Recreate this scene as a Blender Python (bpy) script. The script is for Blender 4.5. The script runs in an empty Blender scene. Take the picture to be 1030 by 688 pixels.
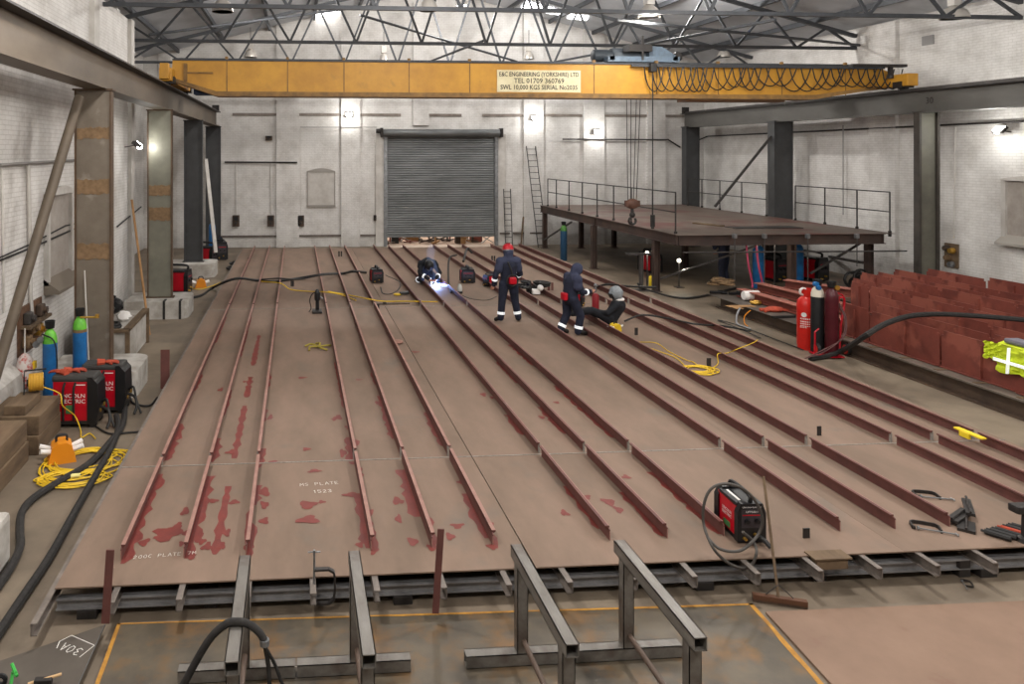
import bpy, bmesh, math, random
from mathutils import Vector, Matrix, Euler
random.seed(7)
PI = math.pi
SC = bpy.context.scene
COL = SC.collection

# ------------------------------------------------------------ camera
YAW = math.radians(4.35); F = 750.0; CU = 355.0; CV = 153.0; CZ = 4.25
cam_d = bpy.data.cameras.new('camera'); cam = bpy.data.objects.new('camera', cam_d); COL.objects.link(cam)
cam.location = (0, 0, CZ); cam.rotation_euler = (PI/2, 0, -YAW)
cam_d.sensor_width = 36; cam_d.lens = F/1030*36
cam_d.shift_x = (515-CU)/1030; cam_d.shift_y = (CV-344)/1030
cam_d.clip_end = 300
SC.camera = cam
SN, CS = math.sin(YAW), math.cos(YAW)
def ray(u, v):
    a = (u-CU)/F; b = -(v-CV)/F
    return Vector((SN + a*CS, CS - a*SN, b))
def P(u, v, z=0.0):
    r = ray(u, v); t = (z-CZ)/r.z
    return Vector((r.x*t, r.y*t, z))
def PY(u, v, Y):
    r = ray(u, v); t = Y/r.y
    return Vector((r.x*t, Y, CZ+r.z*t))
def PX(u, v, X):
    r = ray(u, v); t = X/r.x
    return Vector((X, r.y*t, CZ+r.z*t))

# ------------------------------------------------------------ materials
def lin(c):
    o = []
    for x in c[:3]:
        x /= 255.0
        o.append(x/12.92 if x <= 0.04045 else ((x+0.055)/1.055)**2.4)
    return (*o, 1)
MATS = {}
def M(name, c1, c2=None, scale=6, rough=0.6, metal=0.0, bump=0.0, stretch=(1,1,1), thr=(0.35,0.65), emit=0, c3=None, scale3=1.2, thr3=(0.55,0.62), spec=0.4):
    if name in MATS: return MATS[name]
    m = bpy.data.materials.new(name); m.use_nodes = True; MATS[name] = m
    nt = m.node_tree; N = nt.nodes; L = nt.links
    b = N['Principled BSDF']
    b.inputs['Roughness'].default_value = rough; b.inputs['Metallic'].default_value = metal
    b.inputs['Specular IOR Level'].default_value = spec
    b.inputs['Base Color'].default_value = lin(c1)
    if c2 is not None or bump:
        tc = N.new('ShaderNodeTexCoord'); mp = N.new('ShaderNodeMapping'); mp.inputs['Scale'].default_value = stretch
        L.new(tc.outputs['Object'], mp.inputs['Vector'])
        nz = N.new('ShaderNodeTexNoise'); nz.inputs['Scale'].default_value = scale; nz.inputs['Detail'].default_value = 8; nz.inputs['Roughness'].default_value = 0.65
        L.new(mp.outputs[0], nz.inputs['Vector'])
        if c2 is not None:
            mr = N.new('ShaderNodeMapRange'); mr.inputs[1].default_value = thr[0]; mr.inputs[2].default_value = thr[1]
            L.new(nz.outputs['Fac'], mr.inputs[0])
            mx = N.new('ShaderNodeMix'); mx.data_type = 'RGBA'
            mx.inputs[6].default_value = lin(c1); mx.inputs[7].default_value = lin(c2)
            L.new(mr.outputs[0], mx.inputs[0]); out = mx.outputs[2]
            if c3 is not None:
                n3 = N.new('ShaderNodeTexNoise'); n3.inputs['Scale'].default_value = scale3; n3.inputs['Detail'].default_value = 7; n3.inputs['Roughness'].default_value = 0.6
                L.new(tc.outputs['Object'], n3.inputs['Vector'])
                m3 = N.new('ShaderNodeMapRange'); m3.inputs[1].default_value = thr3[0]; m3.inputs[2].default_value = thr3[1]
                L.new(n3.outputs['Fac'], m3.inputs[0])
                x3 = N.new('ShaderNodeMix'); x3.data_type = 'RGBA'; x3.inputs[7].default_value = lin(c3)
                L.new(m3.outputs[0], x3.inputs[0]); L.new(out, x3.inputs[6]); out = x3.outputs[2]
            L.new(out, b.inputs['Base Color'])
        if bump:
            bp = N.new('ShaderNodeBump'); bp.inputs['Strength'].default_value = bump; bp.inputs['Distance'].default_value = 0.02
            L.new(nz.outputs['Fac'], bp.inputs['Height']); L.new(bp.outputs[0], b.inputs['Normal'])
    if emit:
        b.inputs['Emission Color'].default_value = lin(c1); b.inputs['Emission Strength'].default_value = emit
    return m

def brick_mat(name, axis, c=(222,219,215), dirt=(186,181,175)):
    m = bpy.data.materials.new(name); m.use_nodes = True; nt = m.node_tree; N = nt.nodes; L = nt.links
    b = N['Principled BSDF']; b.inputs['Roughness'].default_value = 0.75; b.inputs['Specular IOR Level'].default_value = 0.25
    tc = N.new('ShaderNodeTexCoord'); sp = N.new('ShaderNodeSeparateXYZ'); cb = N.new('ShaderNodeCombineXYZ')
    L.new(tc.outputs['Object'], sp.inputs[0])
    L.new(sp.outputs[axis], cb.inputs[0]); L.new(sp.outputs[2], cb.inputs[1])
    br = N.new('ShaderNodeTexBrick'); br.inputs['Scale'].default_value = 1.0
    br.inputs['Brick Width'].default_value = 0.235; br.inputs['Row Height'].default_value = 0.078; br.inputs['Mortar Size'].default_value = 0.007
    br.inputs['Color1'].default_value = (1,1,1,1); br.inputs['Color2'].default_value = (0.93,0.93,0.93,1); br.inputs['Mortar'].default_value = (0.72,0.70,0.68,1)
    L.new(cb.outputs[0], br.inputs['Vector'])
    nz = N.new('ShaderNodeTexNoise'); nz.inputs['Scale'].default_value = 1.1; nz.inputs['Detail'].default_value = 9; nz.inputs['Roughness'].default_value = 0.7
    L.new(tc.outputs['Object'], nz.inputs['Vector'])
    mr = N.new('ShaderNodeMapRange'); mr.inputs[1].default_value = 0.42; mr.inputs[2].default_value = 0.75
    L.new(nz.outputs['Fac'], mr.inputs[0])
    mx = N.new('ShaderNodeMix'); mx.data_type = 'RGBA'; mx.inputs[6].default_value = lin(c); mx.inputs[7].default_value = lin(dirt)
    L.new(mr.outputs[0], mx.inputs[0])
    # grime near the floor
    mz = N.new('ShaderNodeMapRange'); mz.inputs[1].default_value = 0.9; mz.inputs[2].default_value = 0.0; mz.inputs[3].default_value = 0; mz.inputs[4].default_value = 0.45
    L.new(sp.outputs[2], mz.inputs[0])
    mg = N.new('ShaderNodeMath'); mg.operation = 'MULTIPLY'; L.new(mz.outputs[0], mg.inputs[0]); L.new(nz.outputs['Fac'], mg.inputs[1])
    mx2 = N.new('ShaderNodeMix'); mx2.data_type = 'RGBA'; mx2.inputs[7].default_value = lin((90,82,74))
    L.new(mg.outputs[0], mx2.inputs[0]); L.new(mx.outputs[2], mx2.inputs[6])
    mu = N.new('ShaderNodeMix'); mu.data_type = 'RGBA'; mu.blend_type = 'MULTIPLY'; mu.inputs[0].default_value = 0.6
    L.new(mx2.outputs[2], mu.inputs[6]); L.new(br.outputs['Color'], mu.inputs[7]); L.new(mu.outputs[2], b.inputs['Base Color'])
    n2 = N.new('ShaderNodeTexNoise'); n2.inputs['Scale'].default_value = 9; n2.inputs['Detail'].default_value = 5; L.new(tc.outputs['Object'], n2.inputs['Vector'])
    ad = N.new('ShaderNodeMath'); ad.operation = 'MULTIPLY_ADD'; ad.inputs[1].default_value = 0.8
    sepc = N.new('ShaderNodeSeparateColor'); L.new(br.outputs['Color'], sepc.inputs[0])
    L.new(n2.outputs['Fac'], ad.inputs[0]); L.new(sepc.outputs[0], ad.inputs[2])
    bp = N.new('ShaderNodeBump'); bp.inputs['Strength'].default_value = 0.7; bp.inputs['Distance'].default_value = 0.02
    L.new(ad.outputs[0], bp.inputs['Height']); L.new(bp.outputs[0], b.inputs['Normal'])
    return m

# ------------------------------------------------------------ mesh builder
class MB:
    def __init__(s): s.v = []; s.f = []; s.mi = []; s.cur = 0; s.sm = []; s.smooth = False
    def add(s, vs, fs, mat=None):
        o = len(s.v); s.v += [Vector(x) for x in vs]
        for f in fs:
            s.f.append([i+o for i in f]); s.mi.append(s.cur if mat is None else mat); s.sm.append(s.smooth)
        return s
    def box(s, a, b, R=None, c=None, mat=None):
        x0,y0,z0 = a; x1,y1,z1 = b
        vs = [Vector((x,y,z)) for x in (x0,x1) for y in (y0,y1) for z in (z0,z1)]
        if R is not None:
            cc = Vector(c) if c is not None else Vector(((x0+x1)/2,(y0+y1)/2,(z0+z1)/2))
            vs = [R @ (v-cc) + cc for v in vs]
        return s.add(vs, [(0,1,3,2),(4,6,7,5),(0,4,5,1),(2,3,7,6),(0,2,6,4),(1,5,7,3)], mat)
    def bbox(s, a, b, r=0.02, mat=None):   # box with chamfered edges
        bm = bmesh.new(); bmesh.ops.create_cube(bm, size=1)
        sz = Vector(b)-Vector(a); ce = (Vector(a)+Vector(b))/2
        for v in bm.verts: v.co = Vector((v.co.x*sz.x, v.co.y*sz.y, v.co.z*sz.z))+ce
        bmesh.ops.bevel(bm, geom=bm.edges[:], offset=min(r, min(sz)*0.45), segments=2, profile=0.6, affect='EDGES')
        bm.verts.index_update()
        s.add([v.co.copy() for v in bm.verts], [[v.index for v in f.verts] for f in bm.faces], mat); bm.free(); return s
    def prism(s, poly, axis, t0, t1, mat=None):
        # poly in the two other axes (cyclic order), extruded along axis
        def mk(p, t):
            if axis == 0: return (t, p[0], p[1])
            if axis == 1: return (p[0], t, p[1])
            return (p[0], p[1], t)
        n = len(poly); vs = [mk(p,t0) for p in poly] + [mk(p,t1) for p in poly]
        fs = [tuple(range(n)), tuple(range(2*n-1, n-1, -1))] + [(i,(i+1)%n,n+(i+1)%n,n+i) for i in range(n)]
        return s.add(vs, fs, mat)
    def frame(s, d):
        d = d.normalized(); up = Vector((0,0,1)) if abs(d.z) < 0.95 else Vector((1,0,0))
        a = d.cross(up).normalized(); return a, d.cross(a).normalized()
    def tube(s, pts, r, n=8, cap=True, mat=None, radii=None):
        pts = [Vector(p) for p in pts]; m = len(pts); vs = []
        pa = None
        for i, p in enumerate(pts):
            d = (pts[min(i+1,m-1)] - pts[max(i-1,0)])
            if d.length < 1e-6: d = Vector((0,0,1))
            d.normalize()
            if pa is None: a, b = s.frame(d)
            else:
                a = pa - d*pa.dot(d)
                if a.length < 1e-4: a, b = s.frame(d)
                a.normalize(); b = d.cross(a)
            pa = a; rr = radii[i] if radii else r
            for k in range(n):
                t = 2*PI*k/n; vs.append(p + a*math.cos(t)*rr + b*math.sin(t)*rr)
        fs = [(i*n+k, i*n+(k+1)%n, (i+1)*n+(k+1)%n, (i+1)*n+k) for i in range(m-1) for k in range(n)]
        if cap: fs += [tuple(range(n-1,-1,-1)), tuple(range((m-1)*n, m*n))]
        return s.add(vs, fs, mat)
    def bar(s, p0, p1, w, h, mat=None):   # rectangular bar
        p0, p1 = Vector(p0), Vector(p1); d = (p1-p0).normalized()
        a, b = s.frame(d); a *= w/2; b *= h/2
        vs = [p+q for p in (p0,p1) for q in (-a-b, a-b, a+b, -a+b)]
        return s.add(vs, [(3,2,1,0),(4,5,6,7),(0,1,5,4),(1,2,6,5),(2,3,7,6),(3,0,4,7)], mat)
    def lathe(s, prof, c=(0,0,0), n=16, axis='z', mat=None):
        c = Vector(c); vs = []
        for (r, h) in prof:
            for k in range(n):
                t = 2*PI*k/n; x, y = r*math.cos(t), r*math.sin(t)
                vs.append(c + (Vector((x,y,h)) if axis=='z' else Vector((h,x,y)) if axis=='x' else Vector((x,h,y))))
        m = len(prof)
        fs = [(i*n+k, i*n+(k+1)%n, (i+1)*n+(k+1)%n, (i+1)*n+k) for i in range(m-1) for k in range(n)]
        fs += [tuple(range(n-1,-1,-1)), tuple(range((m-1)*n, m*n))]
        return s.add(vs, fs, mat)
    def ball(s, c, r, n=10, sc=(1,1,1), mat=None):
        prof = [(max(1e-4,math.sin(PI*i/n)), -math.cos(PI*i/n)) for i in range(n+1)]
        c = Vector(c); vs = []; q = 12
        for (a, h) in prof:
            for k in range(q):
                t = 2*PI*k/q; vs.append(c + Vector((a*math.cos(t)*r*sc[0], a*math.sin(t)*r*sc[1], h*r*sc[2])))
        fs = [(i*q+k, i*q+(k+1)%q, (i+1)*q+(k+1)%q, (i+1)*q+k) for i in range(n) for k in range(q)]
        return s.add(vs, fs, mat)
    def torus(s, c, R, r, axis='z', n=20, m=6, mat=None, a0=0, a1=2*PI):
        pts = []
        for i in range(n+1):
            t = a0+(a1-a0)*i/n; x, y = R*math.cos(t), R*math.sin(t)
            pts.append(Vector(c)+(Vector((x,y,0)) if axis=='z' else Vector((0,x,y)) if axis=='x' else Vector((x,0,y))))
        return s.tube(pts, r, m, mat=mat)
    def rect_tube(s, axis, a, b, t=0.006, mat=None):
        # hollow square tube between corners a,b, open along axis
        a = list(a); b = list(b); o = [i for i in range(3) if i != axis]
        p, q = o
        for (ax, lo) in ((p,1),(p,0),(q,1),(q,0)):
            aa, bb = a[:], b[:]
            if lo: bb[ax] = a[ax]+t
            else: aa[ax] = b[ax]-t
            s.box(aa, bb, mat=mat)
        return s
    def build(s, name, mat, parent=None, world=False, smooth=None):
        me = bpy.data.meshes.new(name)
        vs = s.v
        if world and parent is not None:
            inv = (Matrix.Translation(parent.location) @ parent.rotation_euler.to_matrix().to_4x4()).inverted()
            vs = [inv @ v for v in vs]
        me.from_pydata([tuple(v) for v in vs], [], s.f)
        ms = mat if isinstance(mat, (list, tuple)) else [mat]
        for m in ms: me.materials.append(m)
        if len(ms) > 1: me.polygons.foreach_set('material_index', s.mi)
        me.polygons.foreach_set('use_smooth', [bool(smooth)]*len(s.f) if smooth is not None else s.sm)
        bm = bmesh.new(); bm.from_mesh(me); bmesh.ops.recalc_face_normals(bm, faces=bm.faces[:]); bm.to_mesh(me); bm.free()
        me.update()
        o = bpy.data.objects.new(name, me); COL.objects.link(o)
        if parent is not None: o.parent = parent
        if smooth: 
            try: me.set_sharp_from_angle(angle=math.radians(40))
            except Exception: pass
        return o

def tag(o, label=None, cat=None, group=None, kind=None):
    if label: o['label'] = label
    if cat: o['category'] = cat
    if group: o['group'] = group
    if kind: o['kind'] = kind
    return o
def thing(name, label, cat, loc=(0,0,0), rz=0, group=None):
    o = bpy.data.objects.new(name, None); COL.objects.link(o); o.location = loc; o.rotation_euler = (0,0,rz)
    o.empty_display_size = 0.1
    return tag(o, label, cat, group)
def solo(name, mb, mat, label, cat, loc=None, group=None, smooth=None, rz=0):
    # one-mesh thing; mesh given in world coordinates unless loc set
    o = mb.build(name, mat, smooth=smooth)
    if loc is not None: o.location = loc; o.rotation_euler = (0,0,rz)
    else:
        c = sum((v.co for v in o.data.vertices), Vector())/len(o.data.vertices)
        zm = min(v.co.z for v in o.data.vertices); c.z = zm
        for v in o.data.vertices: v.co -= c
        o.location = c
    return tag(o, label, cat, group)
def struct(name, mb, mat, parent=None, smooth=None):
    o = mb.build(name, mat, parent, smooth=smooth)
    if parent is None: o['kind'] = 'structure'
    return o
def copy_tree(o, parent=None):
    c = o.copy(); COL.objects.link(c)
    if parent is not None: c.parent = parent
    for ch in [x for x in bpy.data.objects if x.parent == o]: copy_tree(ch, c)
    return c
def cat_rom(pts, n=8):
    pts = [Vector(p) for p in pts]; q = [2*pts[0]-pts[1]] + pts + [2*pts[-1]-pts[-2]]; out = []
    for i in range(1, len(q)-2):
        for k in range(n):
            t = k/n; a,b,c,d = q[i-1],q[i],q[i+1],q[i+2]
            out.append(0.5*((2*b)+(-a+c)*t+(2*a-5*b+4*c-d)*t*t+(-a+3*b-3*c+d)*t**3))
    out.append(pts[-1]); return out
def text_mesh(name, body, size, mat, loc, rot, parent=None, extrude=0.001, align='CENTER', sx=1.0, bold=0.0):
    cu = bpy.data.curves.new(name, 'FONT'); cu.body = body; cu.size = size; cu.extrude = extrude; cu.align_x = align; cu.align_y = 'CENTER'; cu.offset = bold
    cu.resolution_u = 2
    t = bpy.data.objects.new(name+'_c', cu); COL.objects.link(t)
    dg = bpy.context.evaluated_depsgraph_get(); dg.update()
    me = bpy.data.meshes.new_from_object(t.evaluated_get(dg)); bpy.data.objects.remove(t); bpy.data.curves.remove(cu)
    for v in me.vertices: v.co.x *= sx
    me.materials.clear(); me.materials.append(mat)
    o = bpy.data.objects.new(name, me); COL.objects.link(o); o.location = loc; o.rotation_euler = rot
    if parent is not None: o.parent = parent
    return o
def strokes(glyphs, origin, ex, ey, size, w=0.006, n=None):
    # chalk handwriting: polylines in unit cell, drawn as flat ribbons
    mb = MB(); origin = Vector(origin); ex = Vector(ex).normalized(); ey = Vector(ey).normalized(); n = Vector(n) if n else ex.cross(ey)
    x = 0
    for g in glyphs:
        for pl in g:
            pp = [origin + ex*(x+p[0])*size + ey*p[1]*size for p in pl]
            for a, b in zip(pp, pp[1:]):
                d = (b-a).normalized(); s = d.cross(n).normalized()*w/2
                mb.add([a-s-d*w*.3, b-s+d*w*.3, b+s+d*w*.3, a+s-d*w*.3], [(0,1,2,3)])
        x += 0.85
    return mb
G = {'A':[[(0,0),(.3,1),(.6,0)],[(.12,.4),(.48,.4)]],'3':[[(0,.9),(.3,1),(.5,.75),(.2,.52),(.55,.3),(.3,0),(0,.1)]],
 '0':[[(.3,1),(.02,.6),(.1,.1),(.4,0),(.58,.4),(.5,.9),(.3,1)]],'2':[[(0,.8),(.3,1),(.5,.7),(0,0),(.55,0)]],'C':[[(.5,.9),(.2,1),(0,.5),(.2,0),(.5,.1)]],
 'P':[[(0,0),(0,1),(.45,.9),(.45,.55),(0,.5)]],'L':[[(0,1),(0,0),(.5,0)]],'T':[[(0,1),(.6,1)],[(.3,1),(.3,0)]],'E':[[(.5,1),(0,1),(0,0),(.5,0)],[(0,.5),(.4,.5)]],
 '7':[[(0,1),(.55,1),(.2,0)]],'M':[[(0,0),(.05,1),(.3,.4),(.55,1),(.6,0)]],' ':[],'S':[[(.5,.9),(.2,1),(0,.75),(.5,.3),(.3,0),(0,.1)]],'D':[[(0,0),(0,1),(.4,.8),(.5,.4),(.35,.05),(0,0)]],
 '/':[[(0,0),(.5,1)]],'1':[[(.2,.8),(.35,1),(.35,0)]],'5':[[(.5,1),(0,1),(0,.6),(.4,.55),(.5,.2),(.2,0),(0,.1)]]}
ORD = ['first','second','third','fourth','fifth','sixth','seventh','eighth','ninth','tenth','eleventh','twelfth','thirteenth','fourteenth','fifteenth','sixteenth','seventeenth','eighteenth','nineteenth','twentieth']
# ------------------------------------------------------------ shared materials
m_floor = M('floor_concrete', (126,112,96), (100,89,76), 0.9, 0.55, 0, 0.15, c3=(142,128,110), scale3=0.5, thr3=(0.5,0.7))
m_deck = M('deck_primer', (135,113,98), (116,98,84), 1.3, 0.7, 0, 0.03, stretch=(1,0.35,1), c3=(114,103,93), scale3=0.8, thr3=(0.58,0.75), spec=0.25)
m_redp = M('red_oxide_patch', (122,50,42), (104,44,38), 6, 0.55)
m_stiff = M('stiffener_primer', (108,66,60), (90,56,52), 4, 0.6, 0, 0.05)
m_stifft = M('stiffener_highlight', (158,120,108), (140,102,92), 6, 0.6)  # paler tone paints the highlight on bar tops and ends
m_weld = M('weld_scuff', (150,146,140), (120,112,104), 20, 0.5)
m_steel = M('bare_steel', (84,80,78), (66,62,60), 5, 0.42, 0.35, 0.05, stretch=(1,0.3,1))
m_steel_d = M('dark_steel', (58,54,52), (44,41,40), 5, 0.5, 0.3, 0.05)
m_colL = M('column_primer_brown', (120,110,98), (102,92,80), 1.6, 0.6, 0.1, 0.05, c3=(140,132,122), scale3=1.1)
m_colE = M('column_edge_rust', (92,72,54), (74,58,44), 5, 0.7)
m_beam = M('runway_brown', (104,92,78), (80,70,59), 1.0, 0.55, 0.15, 0.04, stretch=(1,0.4,1))
m_beamR = M('runway_grey', (104,102,98), (84,82,78), 1.0, 0.5, 0.2, 0.04, stretch=(1,0.4,1))
m_gdark = M('grey_dark_steel', (72,73,74), (60,60,61), 2, 0.5, 0.2)
m_colR = M('column_grey_olive', (128,126,112), (104,102,92), 1.2, 0.5, 0.15, 0.03)
m_rust = M('rust_band', (134,108,80), (108,86,62), 12, 0.85, 0, 0.4)
m_truss = M('truss_grey', (70,72,76), (58,60,63), 4, 0.55, 0.1)
m_roof = M('roof_sheet', (184,186,190), (160,162,166), 0.8, 0.6)
m_white = M('white_paint', (200,196,190), (178,172,165), 2.0, 0.7, 0, 0.1)
m_whited = M('white_conc', (196,192,186), (150,143,134), 2.5, 0.8, 0, 0.3)
m_yellow = M('crane_yellow', (204,150,52), (182,130,46), 1.4, 0.5, 0, 0.02, c3=(160,118,52), scale3=2.2, thr3=(0.6,0.8))
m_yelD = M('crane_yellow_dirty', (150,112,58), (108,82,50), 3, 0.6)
m_black = M('black_rubber', (26,25,25), (38,36,35), 8, 0.55, 0, 0.1)
m_blackp = M('black_plastic', (24,24,26), None, rough=0.4)
m_hose = M('hose_sleeve', (48,45,43), (32,30,29), 14, 0.8, 0, 0.3)
m_chrome = M('galvanised', (150,152,154), (120,122,124), 6, 0.35, 0.7)
m_shut = M('shutter_steel', (128,130,130), (104,106,106), 1.5, 0.42, 0.45, 0, stretch=(0.5,1,3))
m_wood = M('wood_sleeper', (118,98,76), (84,68,52), 5, 0.85, 0, 0.3, stretch=(1,0.2,1))
m_woodl = M('wood_light', (170,130,86), (140,104,66), 6, 0.7)
m_cyan = M('cylinder_blue', (32,108,172), (28,88,140), 5, 0.45)
m_green = M('cylinder_green', (110,190,60), (80,160,50), 5, 0.45)
m_redm = M('machine_red', (190,12,34), (168,10,30), 3, 0.35)
m_redc = M('cylinder_red', (214,40,30), (190,32,26), 3, 0.35)
m_maroon = M('cylinder_maroon', (84,26,34), (70,22,28), 3, 0.35)
m_orange = M('tool_orange', (226,140,30), None, rough=0.45)
m_cabley = M('cable_yellow', (222,184,40), None, rough=0.5)
m_chalk = M('chalk', (214,208,198), None, rough=0.95)
m_chalkw = M('chalk_bright', (240,238,232), None, rough=0.95)
m_wtxt = M('white_lettering', (232,228,224), None, rough=0.5)
m_btxt = M('black_lettering', (40,32,30), None, rough=0.6)
m_sign = M('sign_cream', (226,216,180), (206,194,156), 3, 0.5)
m_navy = M('navy_cloth', (34,38,56), (25,28,42), 9, 0.9, 0, 0.2)
m_dcloth = M('dark_cloth', (30,32,38), (22,23,28), 9, 0.9, 0, 0.2)
m_skin = M('skin', (186,134,112), (170,118,98), 8, 0.6)
m_refl = M('reflective_tape_glow', (235,238,240), None, rough=0.4, emit=0.5)  # slight emission stands in for light thrown back by the tape
m_boot = M('boot_leather', (34,28,24), (24,20,18), 8, 0.6)
m_glass = M('lens_glow', (255,255,246), None, emit=30)
m_glassg = M('lamp_glow_green', (214,236,150), None, emit=6)
m_glassw = M('small_bulb_glow', (255,246,220), None, emit=12)
m_leather = M('glove_leather', (186,78,52), (150,58,40), 9, 0.8)
m_hivis = M('hi_vis_yellow', (206,222,40), (176,192,36), 7, 0.8, 0, 0.2)
m_brass = M('brass_fitting', (196,154,72), None, rough=0.35, metal=0.8)
m_redpl = M('red_primer_plate', (126,64,52), (104,52,44), 2.2, 0.6, 0, 0.05, c3=(138,76,62), scale3=1.3)
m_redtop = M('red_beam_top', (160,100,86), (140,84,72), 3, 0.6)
m_scrap = M('scrap_dark', (52,46,42), (90,72,58), 6, 0.8)
wallX = brick_mat('white_brick_x', 0); wallY = brick_mat('white_brick_y', 1)
m_dark = M('void_dark', (22,20,19), None, rough=0.9)

# ------------------------------------------------------------ room shell
XL, XR, YB, XL2, YJ = -4.6, 19.0, 33.5, -6.7, 21.2
YF = -7.0
def roofz(x): return 8.45 + 0.254*(min(x, 12.4-x)+6.6)
mb = MB().box((-9,YF,-0.2),(21,YB+0.3,0)); struct('floor', mb, m_floor)
mb = MB().box((-9,YB+0.3,-0.25),(30,60,-0.02)); struct('trim_1', mb, M('yard_ground', (170,150,132), (120,100,86), 1.5, 0.9))
# left wall (near run) and rear recess
mb = MB()
mb.box((XL-0.3,YF,0),(XL,YJ,7.9))
struct('wall_left', mb, wallY)
mb = MB().box((XL2-0.3,YJ-0.3,0),(XL2,YB,8.7)).box((XL2-0.3,YJ-0.3,0),(XL-0.3,YJ,8.2)); struct('wall_left_rear', mb, wallY)
mb = MB().box((XR,YF,0),(XR+0.3,YB,8.9)); struct('wall_right', mb, wallY)
mb = MB().box((-9,YF-0.3,0),(21,YF,9.0)); mb.prism([(-9,9.0),(21,9.0),(6.2,12.2)],1,YF-0.3,YF); struct('wall_front', mb, M('front_wall_grey', (150,146,140)))
dx0, dx1 = PY(387,240,YB).x, PY(499,240,YB).x
dzt = PY(440,134,YB).z
mb = MB()
mb.prism([(XL2-0.3,0),(dx0,0),(dx0,roofz(dx0)+.1),(XL2-0.3,roofz(XL2))],1,YB,YB+0.3)
xm_ = 6.2
if dx1 < xm_:
    mb.prism([(dx1,0),(xm_,0),(xm_,roofz(xm_)+.05),(dx1,roofz(dx1)+.05)],1,YB,YB+0.3)
    mb.prism([(xm_,0),(XR+.3,0),(XR+.3,roofz(XR)+.05),(xm_,roofz(xm_)+.05)],1,YB,YB+0.3)
else:
    mb.prism([(dx1,0),(XR+.3,0),(XR+.3,roofz(XR)+.05),(dx1,roofz(dx1)+.05)],1,YB,YB+0.3)
tp = [(dx1,roofz(dx1)+.05)]+([(6.2,roofz(6.2)+.05)] if dx0<6.2<dx1 else [])+[(dx0,roofz(dx0)+.05)]
mb.prism([(dx0,dzt),(dx1,dzt)]+tp,1,YB,YB+0.3)
struct('wall_back', mb, wallX)
# pilasters and ledges on the back wall
def pil(name, u0, u1, z0, z1, d=0.14):
    x0, x1 = PY(u0,150,YB).x, PY(u1,150,YB).x
    return struct(name, MB().box((x0,YB-d,z0),(x1,YB,z1)), wallX)
n = 1
for (u0,u1,hi) in ((160,172,9),(278,301,10.2),(343,362,11),(415,431,11),(526,546,11.4),(586,607,11.4),(650,668,10.6)):
    z0 = dzt+0.35 if u0 == 415 else 0
    pil('wall_back_pilaster_%d' % n, u0, u1, z0, hi); n += 1
mbl = MB()
for (u0,u1) in ((234,279),(300,343),(362,403),(424,464),(485,526),(546,585),(607,650),(668,702)):
    x0, x1 = PY(u0,115,YB).x, PY(u1,115,YB).x; z = PY(400,115.5,YB).z
    mbl.box((x0,YB-0.07,z-0.06),(x1,YB,z+0.05))
struct('trim_2', mbl, M('ledge_grey', (140,130,122), (110,100,92), 3, 0.8))
mbl = MB()
for (u0,u1) in ((222,279),(300,343),(362,379)):
    x0, x1 = PY(u0,237,YB).x, PY(u1,237,YB).x; z = PY(300,237,YB).z
    mbl.box((x0,YB-0.06,z-0.05),(x1,YB,z+0.03))
for (u0,u1) in ((502,512),(516,526),(532,545)):
    x0, x1 = PY(u0,234,YB).x, PY(u1,234,YB).x; z = PY(520,234,YB).z
    mbl.box((x0,YB-0.16,z-0.05),(x1,YB,z+0.03))
struct('trim_3', mbl, M('conduit_grey', (110,100,94), (90,82,76), 5, 0.7))
# blocked window on the back wall
a = PY(310,206,YB); b = PY(336,172,YB)
wmb = MB().box((a.x,YB-0.03,a.z),(b.x,YB-0.005,b.z)); w = struct('window_1', wmb, m_white)
fr = MB(); fr.box((a.x-.06,YB-.10,a.z-.08),(b.x+.06,YB,a.z)); fr.box((a.x-.05,YB-.05,a.z),(a.x,YB,b.z)); fr.box((b.x,YB-.05,a.z),(b.x+.05,YB,b.z))
arc = [(a.x-.05+(b.x-a.x+.1)*i/10, b.z+0.13*math.sin(PI*i/10)) for i in range(11)]
fr.prism(arc[::-1]+[(a.x-.05,b.z-.05),(b.x+.05,b.z-.05)],1,YB-.06,YB)
fr.build('window_frame', M('recess_shadow', (150,145,138)), w)
# blind windows left / right wall
def blind(name, X, s, y0, y1, z0, z1, sill):
    r = MB(); 
    x = X + s*0.004
    r.box((min(X,X+s*0.02),y0,z0),(max(X,X+s*0.02),y1,z1)); w = struct(name, r, M('blind_window_white', (170,162,154), (150,142,134), 3, 0.8))
    f = MB()
    f.box((min(X,X+s*.09),y0-.12,z0),(max(X,X+s*.09),y0,z1)); f.box((min(X,X+s*.09),y1,z0),(max(X,X+s*.09),y1+.12,z1))
    arc = [(y0-.12+(y1-y0+.24)*i/10, z1+0.12*math.sin(PI*i/10)) for i in range(11)]
    f.prism(arc+[(y1+.12,z1-.04),(y0-.12,z1-.04)],0,min(X,X+s*.12),max(X,X+s*.12))
    f.build('window_frame', m_white, w)
    sl = MB().prism([(X,z0+.12),(X+s*.28,z0-.1),(X+s*.28,z0-.16),(X,z0-.16)],1,y0-.12,y1+.12)
    sl.build('window_sill', M(sill, (120,110,98) if s>0 else (160,154,146), None, rough=.8), w)
q0, q1 = PX(46,195,XL), PX(68,275,XL)
blind('window_2', XL, 1, q0.y, q1.y, q1.z, q0.z, 'sill_dirty')
q0 = PX(1014,180,XR); q1 = PX(1014,240,XR)
blind('window_3', XR, -1, q0.y-1.9, q0.y, q1.z, q0.z, 'sill_pale')
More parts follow.
